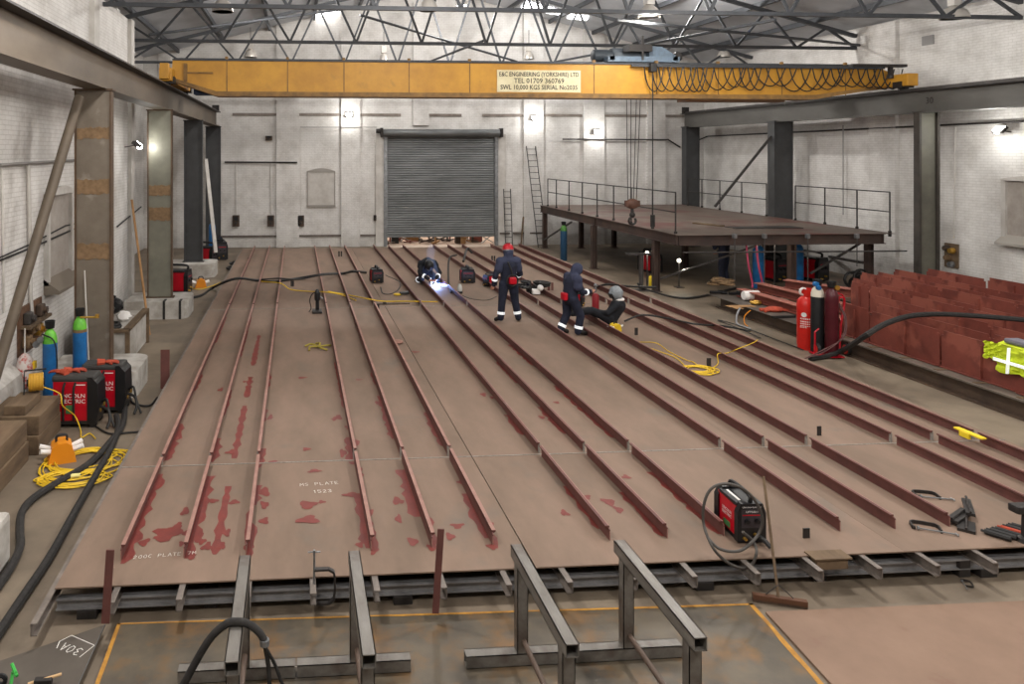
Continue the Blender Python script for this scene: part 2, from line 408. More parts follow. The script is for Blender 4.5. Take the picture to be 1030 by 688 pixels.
# pilasters on the left wall
struct('wall_left_pilaster_1', MB().box((XL,17.0,0),(XL+0.12,17.45,7.9)), m_white)
struct('wall_left_pilaster_2', MB().box((XL-.3,YJ-.35,0),(XL+0.1,YJ+.02,7.9)), m_white)
struct('wall_right_pilaster_1', MB().box((XR-.12,22.2,0),(XR,23.3,8.4)), wallY)

# ceiling: two sheeted slopes with purlins and rooflights
mb = MB()
for (x0,x1) in ((XL2-2.4,6.2),(6.2,XR+2.2)):
    mb.prism([(x0,roofz(x0)),(x1,roofz(x1)),(x1,roofz(x1)+.08),(x0,roofz(x0)+.08)],1,YF-.3,YB+.3)
struct('ceiling', mb, m_roof)
m_light = M('rooflight_glow', (250,250,250), None, emit=7)
def on_roof(u, v, right=False):
    r = ray(u, v)
    if not right: t = (8.45+.254*6.6-CZ)/(r.z-.254*r.x)
    else: t = (8.45+.254*19-CZ)/(r.z+.254*r.x)
    return Vector((r.x*t, r.y*t, CZ+r.z*t))
for k,(pts,rt) in enumerate(((((316,20),(376,9),(378,4),(316,14)),False), (((523,9),(566,15),(572,12),(530,1)),True), (((570,18),(590,20),(592,16),(574,14)),True))):
    vs = [on_roof(u,v,rt)+Vector((0,0,-.03)) for u,v in pts]
    mb = MB().add(vs, [(0,1,2,3)]).add([q+Vector((0,0,.02)) for q in vs], [(3,2,1,0)])
    struct('window_%d' % (4+k), mb, m_light)
for i, x in enumerate((-5.2,-3.2,-1.2,0.8,2.8,4.8,7.6,9.6,11.6,13.6,15.6,17.6)):
    z = roofz(x)
    o = solo('roof_purlin', MB().box((x-.05,YF,z-.17),(x+.05,YB,z-.005)), m_truss,
         'long grey steel purlin under the roof sheets, %s from the %s wall' % (ORD[i] if i < 6 else ORD[11-i], 'left' if i < 6 else 'right'), 'purlin', group='roof purlins')

# ------------------------------------------------------------ roof trusses
def truss(Y, label, xa, xb, zb=7.78, thin=1.0):
    t = thing('roof_truss', label, 'truss', ((xa+xb)/2,Y,zb), 0, 'steel roof trusses')
    MB().box((xa,Y-.05,zb-.05),(xb,Y+.05,zb+.05)).build('bottom_chord', m_truss, t, True)
    tc = MB(); 
    for (x0,x1) in ((max(xa,-6.6),6.2),(6.2,xb)):
        tc.bar((x0,Y,roofz(x0)-.26),(x1,Y,roofz(x1)-.26),.12,.12)
    tc.build('top_chord', m_truss, t, True)
    p = 25.6/12
    for i in range(12):
        x0 = -6.6+p*i; xm = x0+p/2; x1 = x0+p
        for (s, e) in ((x0,xm),(x1,xm)):
            if s < xa-.05 or s > xb+.1 : continue
            if e < xa: continue
            MB().bar((s,Y,zb),(e,Y,roofz(e)-.26),.07*thin,.07*thin).build('web_member', m_truss, t, True)
    return t
truss(18.2, 'grey latticed roof truss nearest the camera, in front of the yellow crane', XL+.01, XR-.01)
truss(24.0, 'grey latticed roof truss directly behind the yellow crane', XL2+.02, XR-.01)
truss(29.8, 'grey latticed roof truss farthest back, close to the end gable', XL2+.02, XR-.01)
# tie braces between trusses (diagonal tubes)
def brace(u0,v0,Y0,u1,v1,Y1,label,r=.045,name='roof_brace',group='roof braces'):
    a, b = PY(u0,v0,Y0), PY(u1,v1,Y1)
    return solo(name, MB().tube([a,b],r,8), m_truss, label, 'brace', group=group)
brace(560,62,29.8,780,20,18.4,'long thin roof brace rising to the right above the crane hoist')
brace(432,62,29.8,486,41,24.2,'short roof brace rising right, left of the crane sign')
brace(362,15,24.2,520,62,29.6,'light roof brace descending right between the two rear trusses')
brace(620,20,18.6,870,46,24.0,'dark roof brace descending right towards the right wall')
brace(150,35,24.1,380,5,29.7,'dark roof brace rising right from the left wall')

# ------------------------------------------------------------ columns, plinths, runway
def hcol(name, label, x, y, top, mats, w=.63, d=.2, z0=0, bands=(), tf=.03, rec=.1, two=False, group='crane runway columns'):
    t = thing(name, label, 'column', (x,y,z0), 0, group)
    web = MB().box((-w/2+tf,rec,0),(w/2-tf,rec+.03,top-z0)); web.build('web', mats[0], t)
    for s in (-1,1):
        MB().box((s*w/2-(tf if s>0 else 0),0,0),(s*w/2+(tf if s<0 else 0),d,top-z0)).build('flange', mats[1], t)
    MB().box((-w/2-.05,-.02,0),(w/2+.05,d+.02,.03)).build('base_plate', mats[1], t)
    MB().box((-w/2-.03,-.02,top-z0-.03),(w/2+.03,d+.02,top-z0)).build('cap_plate', mats[1], t)
    for (za,zb) in bands:
        b = MB()
        rnd = random.Random(int(za*100)); pts = []
        nn = 14
        up = [(-w/2+tf+.01+(w-2*tf-.02)*i/nn, zb-z0+rnd.uniform(-.02,.02)) for i in range(nn+1)]
        dn = [(-w/2+tf+.01+(w-2*tf-.02)*i/nn, za-z0+rnd.uniform(-.02,.02)) for i in range(nn,-1,-1)]
        b.prism(up+dn,1,rec-.012,rec+.001)
        b.build('rust_band', m_rust, t)
    return t
def zat(v, d): return CZ+(CV-v)*d/F
ZR = 5.36
cl = [(-3.55,13.35),(-3.55,19.75),(-3.55,26.1),(-3.55,32.3)]
hcol('steel_column','brown steel column with rust bands behind the two blue cylinders',-3.55,13.35,ZR,(m_colL,m_colE),z0=.45,bands=((zat(140,13.4),zat(129,13.4)),(zat(194,13.4),zat(180,13.4)),(zat(258,13.4),zat(243,13.4))),rec=.03)
hcol('steel_column','pale steel column with two rust bands on a white strapped plinth',-3.55,19.75,ZR,(m_colR,m_colE),z0=.45,bands=((zat(196,19.7),zat(186,19.7)),(zat(221,19.7),zat(208,19.7))),rec=.03)
hcol('steel_column','dark grey steel column third from the camera on the left side',-3.55,26.1,ZR,(m_gdark,m_gdark),z0=.45,rec=.05)
hcol('steel_column','dark grey steel column farthest back on the left, by the rear wall',-3.55,32.3,ZR,(m_gdark,m_gdark),z0=.0,rec=.05)
hcol('steel_column','tall grey steel column behind the red plates on the right, olive web',17.83,19.75,ZR+.04,(M('column_olive_web',(112,110,98),(92,90,82),1.2,.5,.15),M('column_flange_dark',(70,64,58),(56,52,48),4,.6)),z0=0,rec=.08,w=.62,tf=.07,d=.2)
hcol('steel_column','dark steel column at the far side of the raised platform, braced diagonally',17.85,26.1,ZR+.04,(m_gdark,m_gdark),z0=0,rec=.03,w=.72,tf=.04,d=.4)
hcol('steel_column','dark steel column farthest back on the right near the wall corner',17.75,32.2,ZR+.04,(m_gdark,m_gdark),z0=0,rec=.05,w=.62,d=.4)
def plinth(y, label, strap=False, x0=-4.35, x1=-2.75, L=1.3, h=.45):
    pts = [(x0,y)]; r = .28
    for k in range(7):
        t = -PI/2+PI/2*k/6; pts.append((x1-r+r*math.cos(t), y+r+r*math.sin(t)))
    for k in range(7):
        t = PI/2*k/6; pts.append((x1-r+r*math.cos(t), y+L-r+r*math.sin(t)))
    pts.append((x0,y+L))
    mb = MB().prism(pts,2,0,h)
    t = thing('column_plinth', label, 'plinth', ((x0+x1)/2,y+L/2,0), 0, 'white concrete plinths')
    mb.build('plinth_block', m_whited, t, True)
    if strap:
        for x in (-3.35,-2.95):
            MB().box((x-.03,y-.012,0),(x+.03,y+.0,h)).box((x-.03,y-.012,h),(x+.03,y+.28,h+.012)).build('strap', m_hose, t, True)
plinth(13.05,'white concrete plinth beside the large red welding machines')
plinth(19.25,'white concrete plinth wrapped with two dark straps',True)
plinth(25.5,'white concrete plinth at the third left column')
def runway(x, mat, y0, y1, label, s):
    t = thing('runway_beam', label, 'beam', (x,(y0+y1)/2,ZR), 0, 'crane runway beams')
    MB().box((x-.02,y0,ZR+.03),(x+.02,y1,6.0)).build('web', mat, t, True)
    MB().box((x-.2,y0,ZR),(x+.2,y1,ZR+.03)).build('bottom_flange', mat, t, True)
    MB().box((x-.22,y0,5.97),(x+.22,y1,6.0)).build('top_flange', m_steel_d, t, True)
    MB().box((x-.035,y0,6.0),(x+.035,y1,6.09)).build('crane_rail', m_steel, t, True)
    MB().box((x-.15,y1-.1,6.0),(x+.15,y1,6.3)).build('end_stop', m_steel_d, t, True)
runway(-3.5, m_beam, 1.0, 32.9, 'long brown crane runway beam along the left wall', 1)
runway(17.75, m_beamR, 9.0, 32.9, 'long grey crane runway beam along the right wall', -1)
# red/number mark on the right runway beam
pn = PX(928,102,17.52); text_mesh('number_mark','30',.26,m_btxt,(17.725,pn.y,pn.z+.02),(PI/2,0,-PI/2),None); bpy.data.objects['number_mark'].parent = [o for o in bpy.data.objects if o.name=='runway_beam.001'][0]
o = bpy.data.objects['number_mark']; o.location = Vector(o.location)-Vector(o.parent.location)
# diagonal column brace (right)
a, b = PY(776,137,26.3), PY(719,208,26.9)
solo('diagonal_brace', MB().bar(a,Vector((b.x,b.y,b.z)),.12,.08), m_steel_d, 'slanting dark steel brace left of the braced right column','brace')
# leaning prop by left column
solo('leaning_prop', MB().tube([(-3.72,13.15,5.2),(-4.42,11.4,1.0),(-4.5,11.2,0.55)],.085,12), m_beam, 'long brown steel prop leaning from the near left column','prop', smooth=True)
solo('leaning_pole', MB().tube([PY(132.5,201,19.2),PY(151,302,17.6)-Vector((0,0,.9))],.03,8), m_woodl, 'thin wooden pole leaning near the strapped plinth','pole')
solo('leaning_pole', MB().bar(PY(207,160,28.8),PY(217,243,27.6)-Vector((0,0,.4)),.13,.08), m_white, 'long white plank leaning against the farthest left columns','plank')
solo('floor_pole', MB().tube([PY(85,272,13.2),PY(90,345,13.0)-Vector((0,0,.55))],.012,6), m_white, 'thin white rod standing against the near left column','rod')

# ------------------------------------------------------------ roller shutter door
d = struct('door_1', MB(), m_shut) if False else None
zb = PY(440,236,YB).z; zt = PY(440,137,YB).z
mb = MB(); ns = 42; prof = []
for i in range(ns):
    z0 = zb+(zt-zb)*i/ns; h = (zt-zb)/ns
    prof += [(0,z0),(-.022,z0+h*.25),(-.03,z0+h*.5),(-.022,z0+h*.8)]
prof.append((0,zt))
vs = []; fs = []
for (dy,z) in prof: vs += [(dx0+.08,YB-.02+dy,z),(dx1-.08,YB-.02+dy,z)]
fs = [(2*i,2*i+1,2*i+3,2*i+2) for i in range(len(prof)-1)]
mb.add(vs,fs); mb.box((dx0+.08,YB-.08,zb-.1),(dx1-.08,YB,zb))
door = struct('door_1', mb, m_shut)
g = MB().box((dx0-.06,YB-.16,0),(dx0+.1,YB-.0,zt)).box((dx1-.1,YB-.16,0),(dx1+.06,YB,zt)); g.build('guide_rail', m_chrome, door)
g = MB().lathe([(.17,dx0-.1),(.17,dx1+.1)],(0,YB-.2,zt+.14),16,'x'); g.build('roller_housing', m_shut, door, smooth=True)
g = MB().box((dx0-.22,YB-.42,zt-.05),(dx0-.12,YB,zt+.36)).box((dx1+.12,YB-.42,zt-.05),(dx1+.22,YB,zt+.36)).lathe([(.1,dx0-.42),(.1,dx0-.2)],(0,YB-.25,zt+.22),12,'x'); g.build('motor_bracket', m_steel_d, door)
# white jambs
struct('trim_4', MB().box((dx0-.42,YB-.1,0),(dx0-.06,YB,zt+.1)).box((dx1+.06,YB-.1,0),(dx1+.42,YB,zt+.1)), m_white)

# scrap seen under the shutter, out in the yard
rs = random.Random(3)
kinds = ['dark','rusty','pale','black']; mm = [m_scrap, m_redpl, m_white, m_black, m_woodl]
for i in range(26):
    x = dx0+.25+(dx1-dx0-.5)*((i*7)%26)/25; y = 33.95+rs.uniform(0,1.6); z = rs.choice([0,0,.12,.25]) ; z=0
    mb = MB(); R = Euler((0,rs.uniform(-.25,.25),rs.uniform(-.6,.6))).to_matrix()
    L = rs.uniform(.25,.9); h = rs.uniform(.12,.42)
    if i % 3 == 0: mb.box((-L/2,-.06,.04),(L/2,.06,.06+h*.15),R,(0,0,.1)).box((-.03,-.1,0),(.03,.1,h))
    elif i % 3 == 1: mb.bbox((-L/3,-.12,0),(L/3,.12,h),.02); mb.box((-L/3-.03,-.14,h),(L/3+.03,.14,h+.03))
    else: mb.bar((-L/2,0,.03),(L/2,.05,h+.12),.06,.05); mb.bar((-L/2,.1,h),(L/2,.05,.05),.05,.05)
    solo('scrap_piece', mb, mm[rs.randrange(5)], 'piece of scrap metal or timber lying outside under the raised shutter','scrap', loc=(x,y,-.02), group='scrap heaped outside the shutter door')
struct('yard_backdrop', MB().box((dx0-3,39,0),(dx1+4,39.2,4)), M('yard_backdrop_glow', (250,226,206), (200,160,136), 1.2, .8, emit=4))  # glowing backdrop added to brighten the gap under the shutter

# ------------------------------------------------------------ wall fixtures
def on_back(u, v, off=0.0): 
    p = PY(u,v,YB-off); return p
def ladder(name, u0,v0,u1,v1, w, nr, label, lean=.5):
    a = PY(u0,v0,YB-.2); b = PY(u1,v1,YB-.2-lean); b.z = max(0.0,b.z)
    t = thing(name, label, 'ladder', (b.x,b.y,0), 0, 'ladders on the back wall')
    d = (b-a); side = Vector((w/2,0,0))
    for s in (-1,1): MB().bar(a+side*s, b+side*s, .045,.03).build('rail', m_steel_d, t, True)
    for k in range(nr):
        p = a+d*((k+.5)/nr); MB().tube([p-side,p+side],.014,6).build('rung', m_steel_d, t, True)
ladder('ladder',510,190,512,247,.32,10,'short dark ladder standing against the wall right of the shutter',.25)
ladder('ladder',534,147,546,250,.42,17,'tall dark ladder leaning on the back wall beside the platform',.9)
a = PY(526.5,218,YB-.1); b = PY(524,247,YB-.3)
solo('leaning_plank', MB().bar(a,Vector((b.x,b.y,0.02)),.12,.04), m_wood, 'short brown plank leaning on the wall between the two ladders','plank')
def fbox(u,v,w,h,label,name='socket_box'):
    p = on_back(u,v); t = thing(name, label, 'switch box', (p.x,YB,p.z-h/2), 0)
    MB().bbox((-w/2,-.14,0),(w/2,0,h),.02).build('housing', m_scrap, t)
    MB().bbox((-w*.32,-.17,h*.55),(w*.32,-.12,h*.9),.01).build('cover', m_blackp, t)
    MB().lathe([(.04,-.2),(.05,-.12)],(0,0,h*.3),10,'y').build('socket', m_steel_d, t)
fbox(237.5,222,.3,.5,'black socket box on the back wall, leftmost of three')
fbox(272.5,222,.3,.5,'black socket box on the back wall, middle of three')
fbox(302.5,222,.3,.5,'black socket box on the back wall, rightmost of three')
fbox(270.5,139,.3,.2,'small black box high on the back wall left of the shutter','junction_box')
fbox(377,219,.12,.25,'small dark switch on the wall at the left edge of the shutter','switch_box')
def conduit(pts, label, r=.02, mat=None, name='conduit_pipe'):
    return solo(name, MB().tube(pts,r,6), mat or m_steel_d, label, 'conduit')
conduit([on_back(226,163,.08),on_back(299,163.5,.2)],'dark horizontal cable tray on the back wall above the three sockets',.04)
conduit([on_back(237,164,.04),on_back(237.5,216,.04)],'thin vertical conduit down to the leftmost socket box',.018,m_white)
conduit([on_back(272,164,.04),on_back(272.5,216,.04)],'thin vertical conduit down to the middle socket box',.018,m_white)
conduit([on_back(302,128,.18),on_back(302.5,216,.18)],'thin vertical conduit down to the rightmost socket box',.014,m_white)
conduit([on_back(302,128,.18),on_back(379,128,.18)],'thin wire running along the wall to the shutter motor',.014)
conduit([on_back(566,140,.2),on_back(672,140.5,.2),on_back(684,148,.1)],'dark horizontal pipe on the back wall under the right floodlight',.035)
conduit([on_back(690,146,.2),PX(712,137,XR-.1),PX(1029,122,XR-.1)],'long dark pipe along the upper right brick wall',.03)
conduit([PX(961,128,XR-.04),PX(959,240,XR-.04)],'white vertical conduit down the right wall to the socket panel',.018,m_white)
conduit([PX(848,126,XR-.14),PX(848,216,XR-.14)],'thin grey vertical conduit behind the platform handrail',.02,M('cg',(150,148,145)))
conduit([PX(2,170,XL+.03),PX(4,315,XL+.03)],'white vertical conduit at the extreme left of the wall',.018,m_white)
conduit([PX(28.5,166,XL+.05),PX(31,300,XL+.05),PX(33,330,XL+.08)],'white vertical conduit above the wall sockets',.035,m_white)
conduit([PX(0,262,XL+.04),PX(30,250,XL+.05),PX(80,228,XL+.04)],'grey cable slung across the left wall',.018,m_hose,'wall_cable')
conduit([PX(0,259,XL+.04),PX(30,246,XL+.05),PX(66,227,XL+.04),PX(80,224,XL+.04)],'second grey cable slung across the left wall just above the other',.014,m_hose,'wall_cable')
conduit([PX(0,166,XL+.06),PX(80,161,XL+.06)],'dark horizontal pipe high on the left wall behind the prop',.03,M('pipe_grey',(130,126,122)))
conduit([PX(118,228,XL+.06),PX(142,208,XL+.06)],'short cable rising on the wall behind the near column',.02,m_hose,'wall_cable')
# right-wall socket panel, upper vent
p = PX(958,257,XR); t = thing('electrical_board','rusty socket board low on the right brick wall','switch box',(XR,p.y,p.z-.35))
MB().box((-.05,-.22,0),(0,.22,.7)).build('backboard', m_wood, t)
for (y,z,m) in ((-.08,.5,m_brass),(.06,.28,m_rust),(-.06,.1,m_chrome),(.1,.55,m_scrap)): MB().lathe([(.07,-.18),(.09,-.1),(.09,-.04)],(0,y,z),10,'x').build('socket', m, t)
p = PX(934,40.5,XR); solo('wall_vent', MB().box((XR-.04,p.y-.2,p.z-.14),(XR,p.y+.2,p.z+.14)), M('vent_grey',(140,138,136)), 'small grey square vent high on the right wall','vent')

# ------------------------------------------------------------ lamps
def add_light(kind, name, loc, power, color=(1,1,1), size=.15, rot=None, spot=None, parent=None):
    l = bpy.data.lights.new(name, kind); l.energy = power; l.color = color
    if kind == 'AREA': l.size = size
    else: l.shadow_soft_size = size
    if spot: l.spot_size = spot; l.spot_blend = .6
    o = bpy.data.objects.new(name, l); COL.objects.link(o); o.location = loc
    if rot: o.rotation_euler = rot
    if parent: o.parent = parent
    return o
def highbay(u, v, Y, label, glow=None, power=0, r=.27, tall=False):
    p = PY(u,v,Y) ; t = thing('high_bay_lamp', label, 'lamp', (p.x,p.y,p.z-.15), 0, 'high bay lamps')
    prof = [(r,0),(r*.97,.08),(r*.8,.2),(r*.45,.3),(.08,.33)]
    MB().lathe(prof+[(.06,.33),(r*.4,.28),(r*.75,.18),(r*.93,.06),(r*.96,0)],(0,0,0),20).build('lamp_shade', M('spun_aluminium',(196,190,182),None,rough=.3,metal=.35), t, smooth=True)
    MB().bbox((-.11,-.11,.33),(.11,.11,.62),.02).build('control_gear', m_white, t)
    MB().tube([(0,0,.6),(0,0,min(1.2,roofz(p.x)-(p.z-.15)-.02))],.012,6).build('hanger', m_steel_d, t)
    MB().ball((0,0,.1),.1,8).build('bulb', glow or m_white, t, smooth=True)
    if power: add_light('POINT','lamp_light',(0,0,-.08),power,(1,.97,.9),.2,parent=t)
    return t
highbay(224,6,18.9,'dull domed lamp hanging left above the yellow crane, nearest row',None,0)
highbay(431,5,18.9,'small domed lamp with a bright spot above the crane, left of the sign',m_glassw,0,.24)
highbay(653,12,18.9,'domed lamp glowing pale green above the crane hoist',m_glassg,500,.28)
highbay(960,13,18.4,'domed metal lamp hanging near the right wall',m_white,0,.34)
highbay(252,54,29.9,'small dark lamp above the left end of the crane, far row',None,0,.26)
highbay(386,58,29.9,'small lamp far behind the crane, left of centre',None,0,.2)
highbay(532,56,29.9,'small lamp behind the crane just above the sign',None,0,.22)
highbay(728,54,29.9,'lamp with a white box behind the crane above the festoon cables',m_glassw,0,.26)
PW = 930
for (x,y) in ((-1.5,1.5),(5.5,1.5),(12.5,1.5),(-1.5,8.5),(5.5,8.5),(12.5,8.5)):
    t = thing('high_bay_lamp','lit domed lamp over the near end of the workshop, above the view','lamp',(x,y,7.4),0,'lit high bay lamps above the near end')
    MB().lathe([(.27,0),(.26,.08),(.2,.2),(.12,.3),(.08,.33),(.06,.33),(.1,.28),(.18,.18),(.25,.06),(.26,0)],(0,0,0),16).build('lamp_shade', MATS['spun_aluminium'], t, smooth=True)
    MB().tube([(0,0,.3),(0,0,1.0)],.012,6).build('hanger', m_steel_d, t)
    add_light('POINT','lamp_light',(0,0,-.1),PW,(1,.965,.92),.25,parent=t)
def flood(p, rz, label, power, tilt=-.5, w=.3):
    t = thing('flood_light', label, 'floodlight', (p.x,p.y,p.z), rz, 'wall floodlights')
    R = Euler((tilt,0,0)).to_matrix()
    MB().box((-w/2,-.06,-.1),(w/2,.02,.1),R,(0,0,0)).build('lamp_body', m_steel_d, t)
    MB().box((-w/2+.02,-.072,-.08),(w/2-.02,-.062,.08),R,(0,0,0)).ball((0,-.09,-.03),.075,8).build('lens', m_glass, t)
    MB().bar((0,.0,0),(0,.3,-.05),.04,.02).build('bracket', m_steel_d, t)
    if power: add_light('POINT','lamp_light',(0,-.35,-.06),power,(1,.99,.95),.1,parent=t)
flood(PY(351,116,YB-.3),0,'bright floodlight on the back wall left of the shutter',48)
flood(PY(537.5,119,YB-.3),0,'bright floodlight on the back wall right of the shutter',48)
flood(PY(600,133,YB-.3),0,'bright floodlight on the back wall beside the horizontal pipe',48)
flood(PX(1006,131,XR-.3),-PI/2,'bright floodlight on the right brick wall by the edge',38,-.8)
flood(PX(137,146,XL+.55),2.2,'tilted floodlight on the left wall between the near columns',14,-.9,.22)
# extra lamps added to brighten the middle and far bays, above the bottom chords
for (x,y) in ((0.5,24.0),(6.2,27),(12.5,24.0),(3.0,14.5),(10.5,14.5)):
    t = thing('high_bay_lamp','domed lamp added high among the trusses to light the bays below','lamp',(x,y+.6,9.75 if y>20 else 7.9),0,'added lamps high among the trusses')
    MB().lathe([(.2,0),(.19,.06),(.15,.15),(.06,.25)],(0,0,0),14).build('lamp_shade', MATS['spun_aluminium'], t, smooth=True)
    add_light('POINT','lamp_light',(0,0,-.1),(PW*1.15 if y>20 else PW*.55),(1,.97,.93),.25,parent=t)
w = bpy.data.worlds.new('world'); SC.world = w; w.use_nodes = True
w.node_tree.nodes['Background'].inputs[0].default_value = (1,.96,.92,1); w.node_tree.nodes['Background'].inputs[1].default_value = 1.3
SC.view_settings.view_transform = 'Standard'; SC.view_settings.look = 'None'; SC.view_settings.exposure = 0
# ------------------------------------------------------------ overhead crane
cr = thing('overhead_crane','yellow overhead travelling crane spanning the workshop, lettered sign in the middle','crane',(7.1,22.0,6.09))
gy0, gy1 = 20.9, 21.35
zb0, zt0 = 5.92, 6.78
mb = MB().prism([(-3.45,6.25),(-2.2,zb0),(15.2,zb0),(17.5,6.2),(17.6,6.62),(17.2,zt0),(-3.4,zt0)],1,gy0,gy1)
mb.build('girder', m_yellow, cr, True)
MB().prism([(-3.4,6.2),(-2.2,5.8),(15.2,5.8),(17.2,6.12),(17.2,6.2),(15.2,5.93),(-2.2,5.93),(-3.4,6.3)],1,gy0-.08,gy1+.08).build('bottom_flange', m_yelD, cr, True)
MB().box((-3.4,gy0-.06,zt0),(17.25,gy1+.06,zt0+.04)).box((-3.4,gy0+.15,zt0+.04),(17.0,gy0+.2,zt0+.09)).build('top_rail', m_truss, cr, True)
mb = MB()
for u_ in (227.6,288.8,345.5,411,472,597,660,722,786,850):
    x = PY(u_,80,gy0).x; mb = MB(); mb.box((x,gy0-.006,zb0),(x+.03,gy0,zt0)); mb.box((x-.03,gy0-.02,zt0+.04),(x+.05,gy0+.05,zt0+.12)); mb.build('web_stiffener', m_yelD, cr, True)
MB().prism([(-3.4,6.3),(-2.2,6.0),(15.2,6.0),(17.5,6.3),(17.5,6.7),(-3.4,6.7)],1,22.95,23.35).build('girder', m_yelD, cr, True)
MB().box((12.3,22.75,5.86),(15.6,23.3,5.98)).build('walkway', M('walkway_brown',(120,90,66)), cr, True)
for (x, y0, y1) in ((-3.5,20.3,24.3),(17.68,20.15,24.3)):
    ec = MB().bbox((x-.17,y0,6.16),(x+.17,y1,6.52),.03).build('end_carriage', m_yellow, cr, True)
    for y in (y0+.35,y1-.35):
        MB().lathe([(.17,-.08),(.21,-.08),(.21,-.05),(.17,-.05),(.17,.05),(.21,.05),(.21,.08),(.17,.08)],(x,y,6.28),16,'x').box((x-.2,y-.16,6.12),(x+.2,y+.16,6.3)).build('wheel', m_steel_d, cr, True)
MB().box((16.2,gy0-.3,6.75),(17.9,gy0-.1,6.83)).box((17.4,gy0-.25,6.5),(17.5,gy0-.15,6.8)).lathe([(.09,0),(.09,.1)],(17.45,gy0-.2,6.42),10).build('cable_arm', m_steel_d, cr, True)
MB().bbox((-3.62,20.12,6.2),(-3.38,20.3,6.62),.02).build('buffer', m_yellow, cr, True)
MB().box((-3.1,20.86,6.2),(-3.0,20.9,6.7)).box((-3.1,20.84,6.42),(-2.3,20.9,6.46)).build('access_bracket', m_yelD, cr, True)
MB().bbox((-2.9,gy1,5.88),(-1.6,gy1+.5,6.3),.03).build('drive_motor', M('motor_blue_dark',(40,56,84)), cr, True)
# sign
a = PY(500,92.5,gy0-.02); b = PY(584,71,gy0-.02)
sg = MB().box((a.x,gy0-.03,a.z),(b.x,gy0-.005,b.z)).build('sign', m_sign, cr, True)
cx = (a.x+b.x)/2; hh = b.z-a.z
for i,(tx,sz,sx) in enumerate((('E&C ENGINEERING (YORKSHIRE) LTD',.175,.86),('TEL 01709 360769',.2,.95),('SWL 10,000 KGS SERIAL No2035',.185,.83))):
    o = text_mesh('lettering', tx, sz, m_btxt, (0,0,0), (PI/2,0,0), None, .002, sx=sx, bold=.002)
    wdt = o.dimensions.x
    tgt = [(b.x-a.x)*.95,(b.x-a.x)*.60,(b.x-a.x)*.92][i]
    mx = max(v.co.x for v in o.data.vertices); mn = min(v.co.x for v in o.data.vertices)
    for v in o.data.vertices: v.co.x *= tgt/(mx-mn)
    o.parent = sg; o.location = Vector((cx,gy0-.034,a.z+hh*(.80-.295*i)))-cr.location
# festoon cable
def zf(x): return 6.70
fc = MB(); xs = []
x = PY(648,70,gy0-.15).x; xe = PY(893,70,gy0-.15).x
rf = random.Random(11)
while x < xe:
    w_ = rf.uniform(.62,1.05) if x > 11.5 else rf.uniform(.45,.75); dpt = rf.uniform(.55,.72)*(.95 if x > 11.5 else 1.1)
    for s in (0,1):
        yy = gy0-.14-.05*s; xx = x+s*w_*.35
        pts = [(xx+w_*k/10, yy+.02*math.sin(k), zf(x)-dpt*(1-(2*k/10-1)**2)**.75) for k in range(11)]
        fc.tube(pts,.018,5)
    x += w_*.72
fr_ = thing('festoon_cable','dark cable hanging in repeated loops along the right half of the yellow crane','cable',(13,gy0-.15,6.7))
fc.build('cable_loops', m_black, fr_, True, smooth=True)
MB().box((9.6,gy0-.19,6.70),(17.3,gy0-.11,6.76)).build('cable_track', m_truss, fr_, True)
# hoist trolley
X0 = 10.0; hz = zt0+.09
ht = thing('hoist_trolley','blue grey hoist trolley with drum and motors on top of the crane','hoist',(X0,22.1,hz))
m_blueg = M('hoist_blue_grey',(104,120,136),(80,92,104),4,.5)
MB().box((X0-1.0,20.95,hz),(X0+1.15,21.1,hz+.16)).box((X0-1.0,23.05,hz-.05),(X0+1.15,23.2,hz+.16)).box((X0-.95,20.95,hz+.05),(X0-.8,23.2,hz+.16)).box((X0+.95,20.95,hz+.05),(X0+1.1,23.2,hz+.16)).build('trolley_frame', m_blueg, ht, True)
MB().lathe([(.19,-.55),(.21,-.5),(.21,.5),(.19,.55)],(X0-.1,21.6,hz+.28),18,'x').build('rope_drum', M('drum_grey',(84,90,96)), ht, True, smooth=True)
MB().lathe([(.14,-.3),(.18,-.27),(.18,.27),(.1,.33)],(X0-.95,21.5,hz+.24),14,'x').build('motor', M('motor_dark',(50,56,62)), ht, True, smooth=True)
MB().prism([(X0+.35,hz+.1),(X0+1.15,hz+.1),(X0+1.2,hz+.2),(X0+.75,hz+.48),(X0+.35,hz+.5)],1,21.2,21.9).build('gearbox', m_blueg, ht, True)
MB().lathe([(.1,-.1),(.14,-.06),(.14,.06),(.1,.1)],(X0+1.25,21.3,hz+.2),14,'y').build('brake_drum', m_steel_d, ht, True, smooth=True)
MB().box((X0+.0,20.93,hz+.05),(X0+.06,20.98,hz+.75)).box((X0-.4,20.9,hz+.3),(X0+.3,21.3,hz+.5)).build('limit_switch_post', m_steel_d, ht, True)
# ropes and hook block
hb = PY(636,205,22.15)
hk = thing('hook_block','rusty crane hook block hanging on wire ropes over the platform','hook',(hb.x,22.15,hb.z))
ps = [PY(u,98,22.15) for u in (629.8,634.9,641.2,645.5)]
for i,p in enumerate(ps):
    MB().tube([(p.x,22.15,hz+.1),(hb.x-.14+.09*i,22.15,hb.z+.12)],.011,6).build('wire_rope', m_steel_d, hk, True)
MB().ball((hb.x,22.15,hb.z),.2,10,(1.15,.6,.8)).box((hb.x-.22,22.08,hb.z-.08),(hb.x+.22,22.22,hb.z+.1)).build('sheave_housing', M('hook_rust',(104,70,56),(80,56,46),6,.6), hk, True, smooth=True)
MB().tube([(hb.x,22.15,hb.z-.15),(hb.x,22.15,hb.z-.32)],.05,8).ball((hb.x,22.15,hb.z-.34),.09,8).build('swivel', m_steel_d, hk, True, smooth=True)
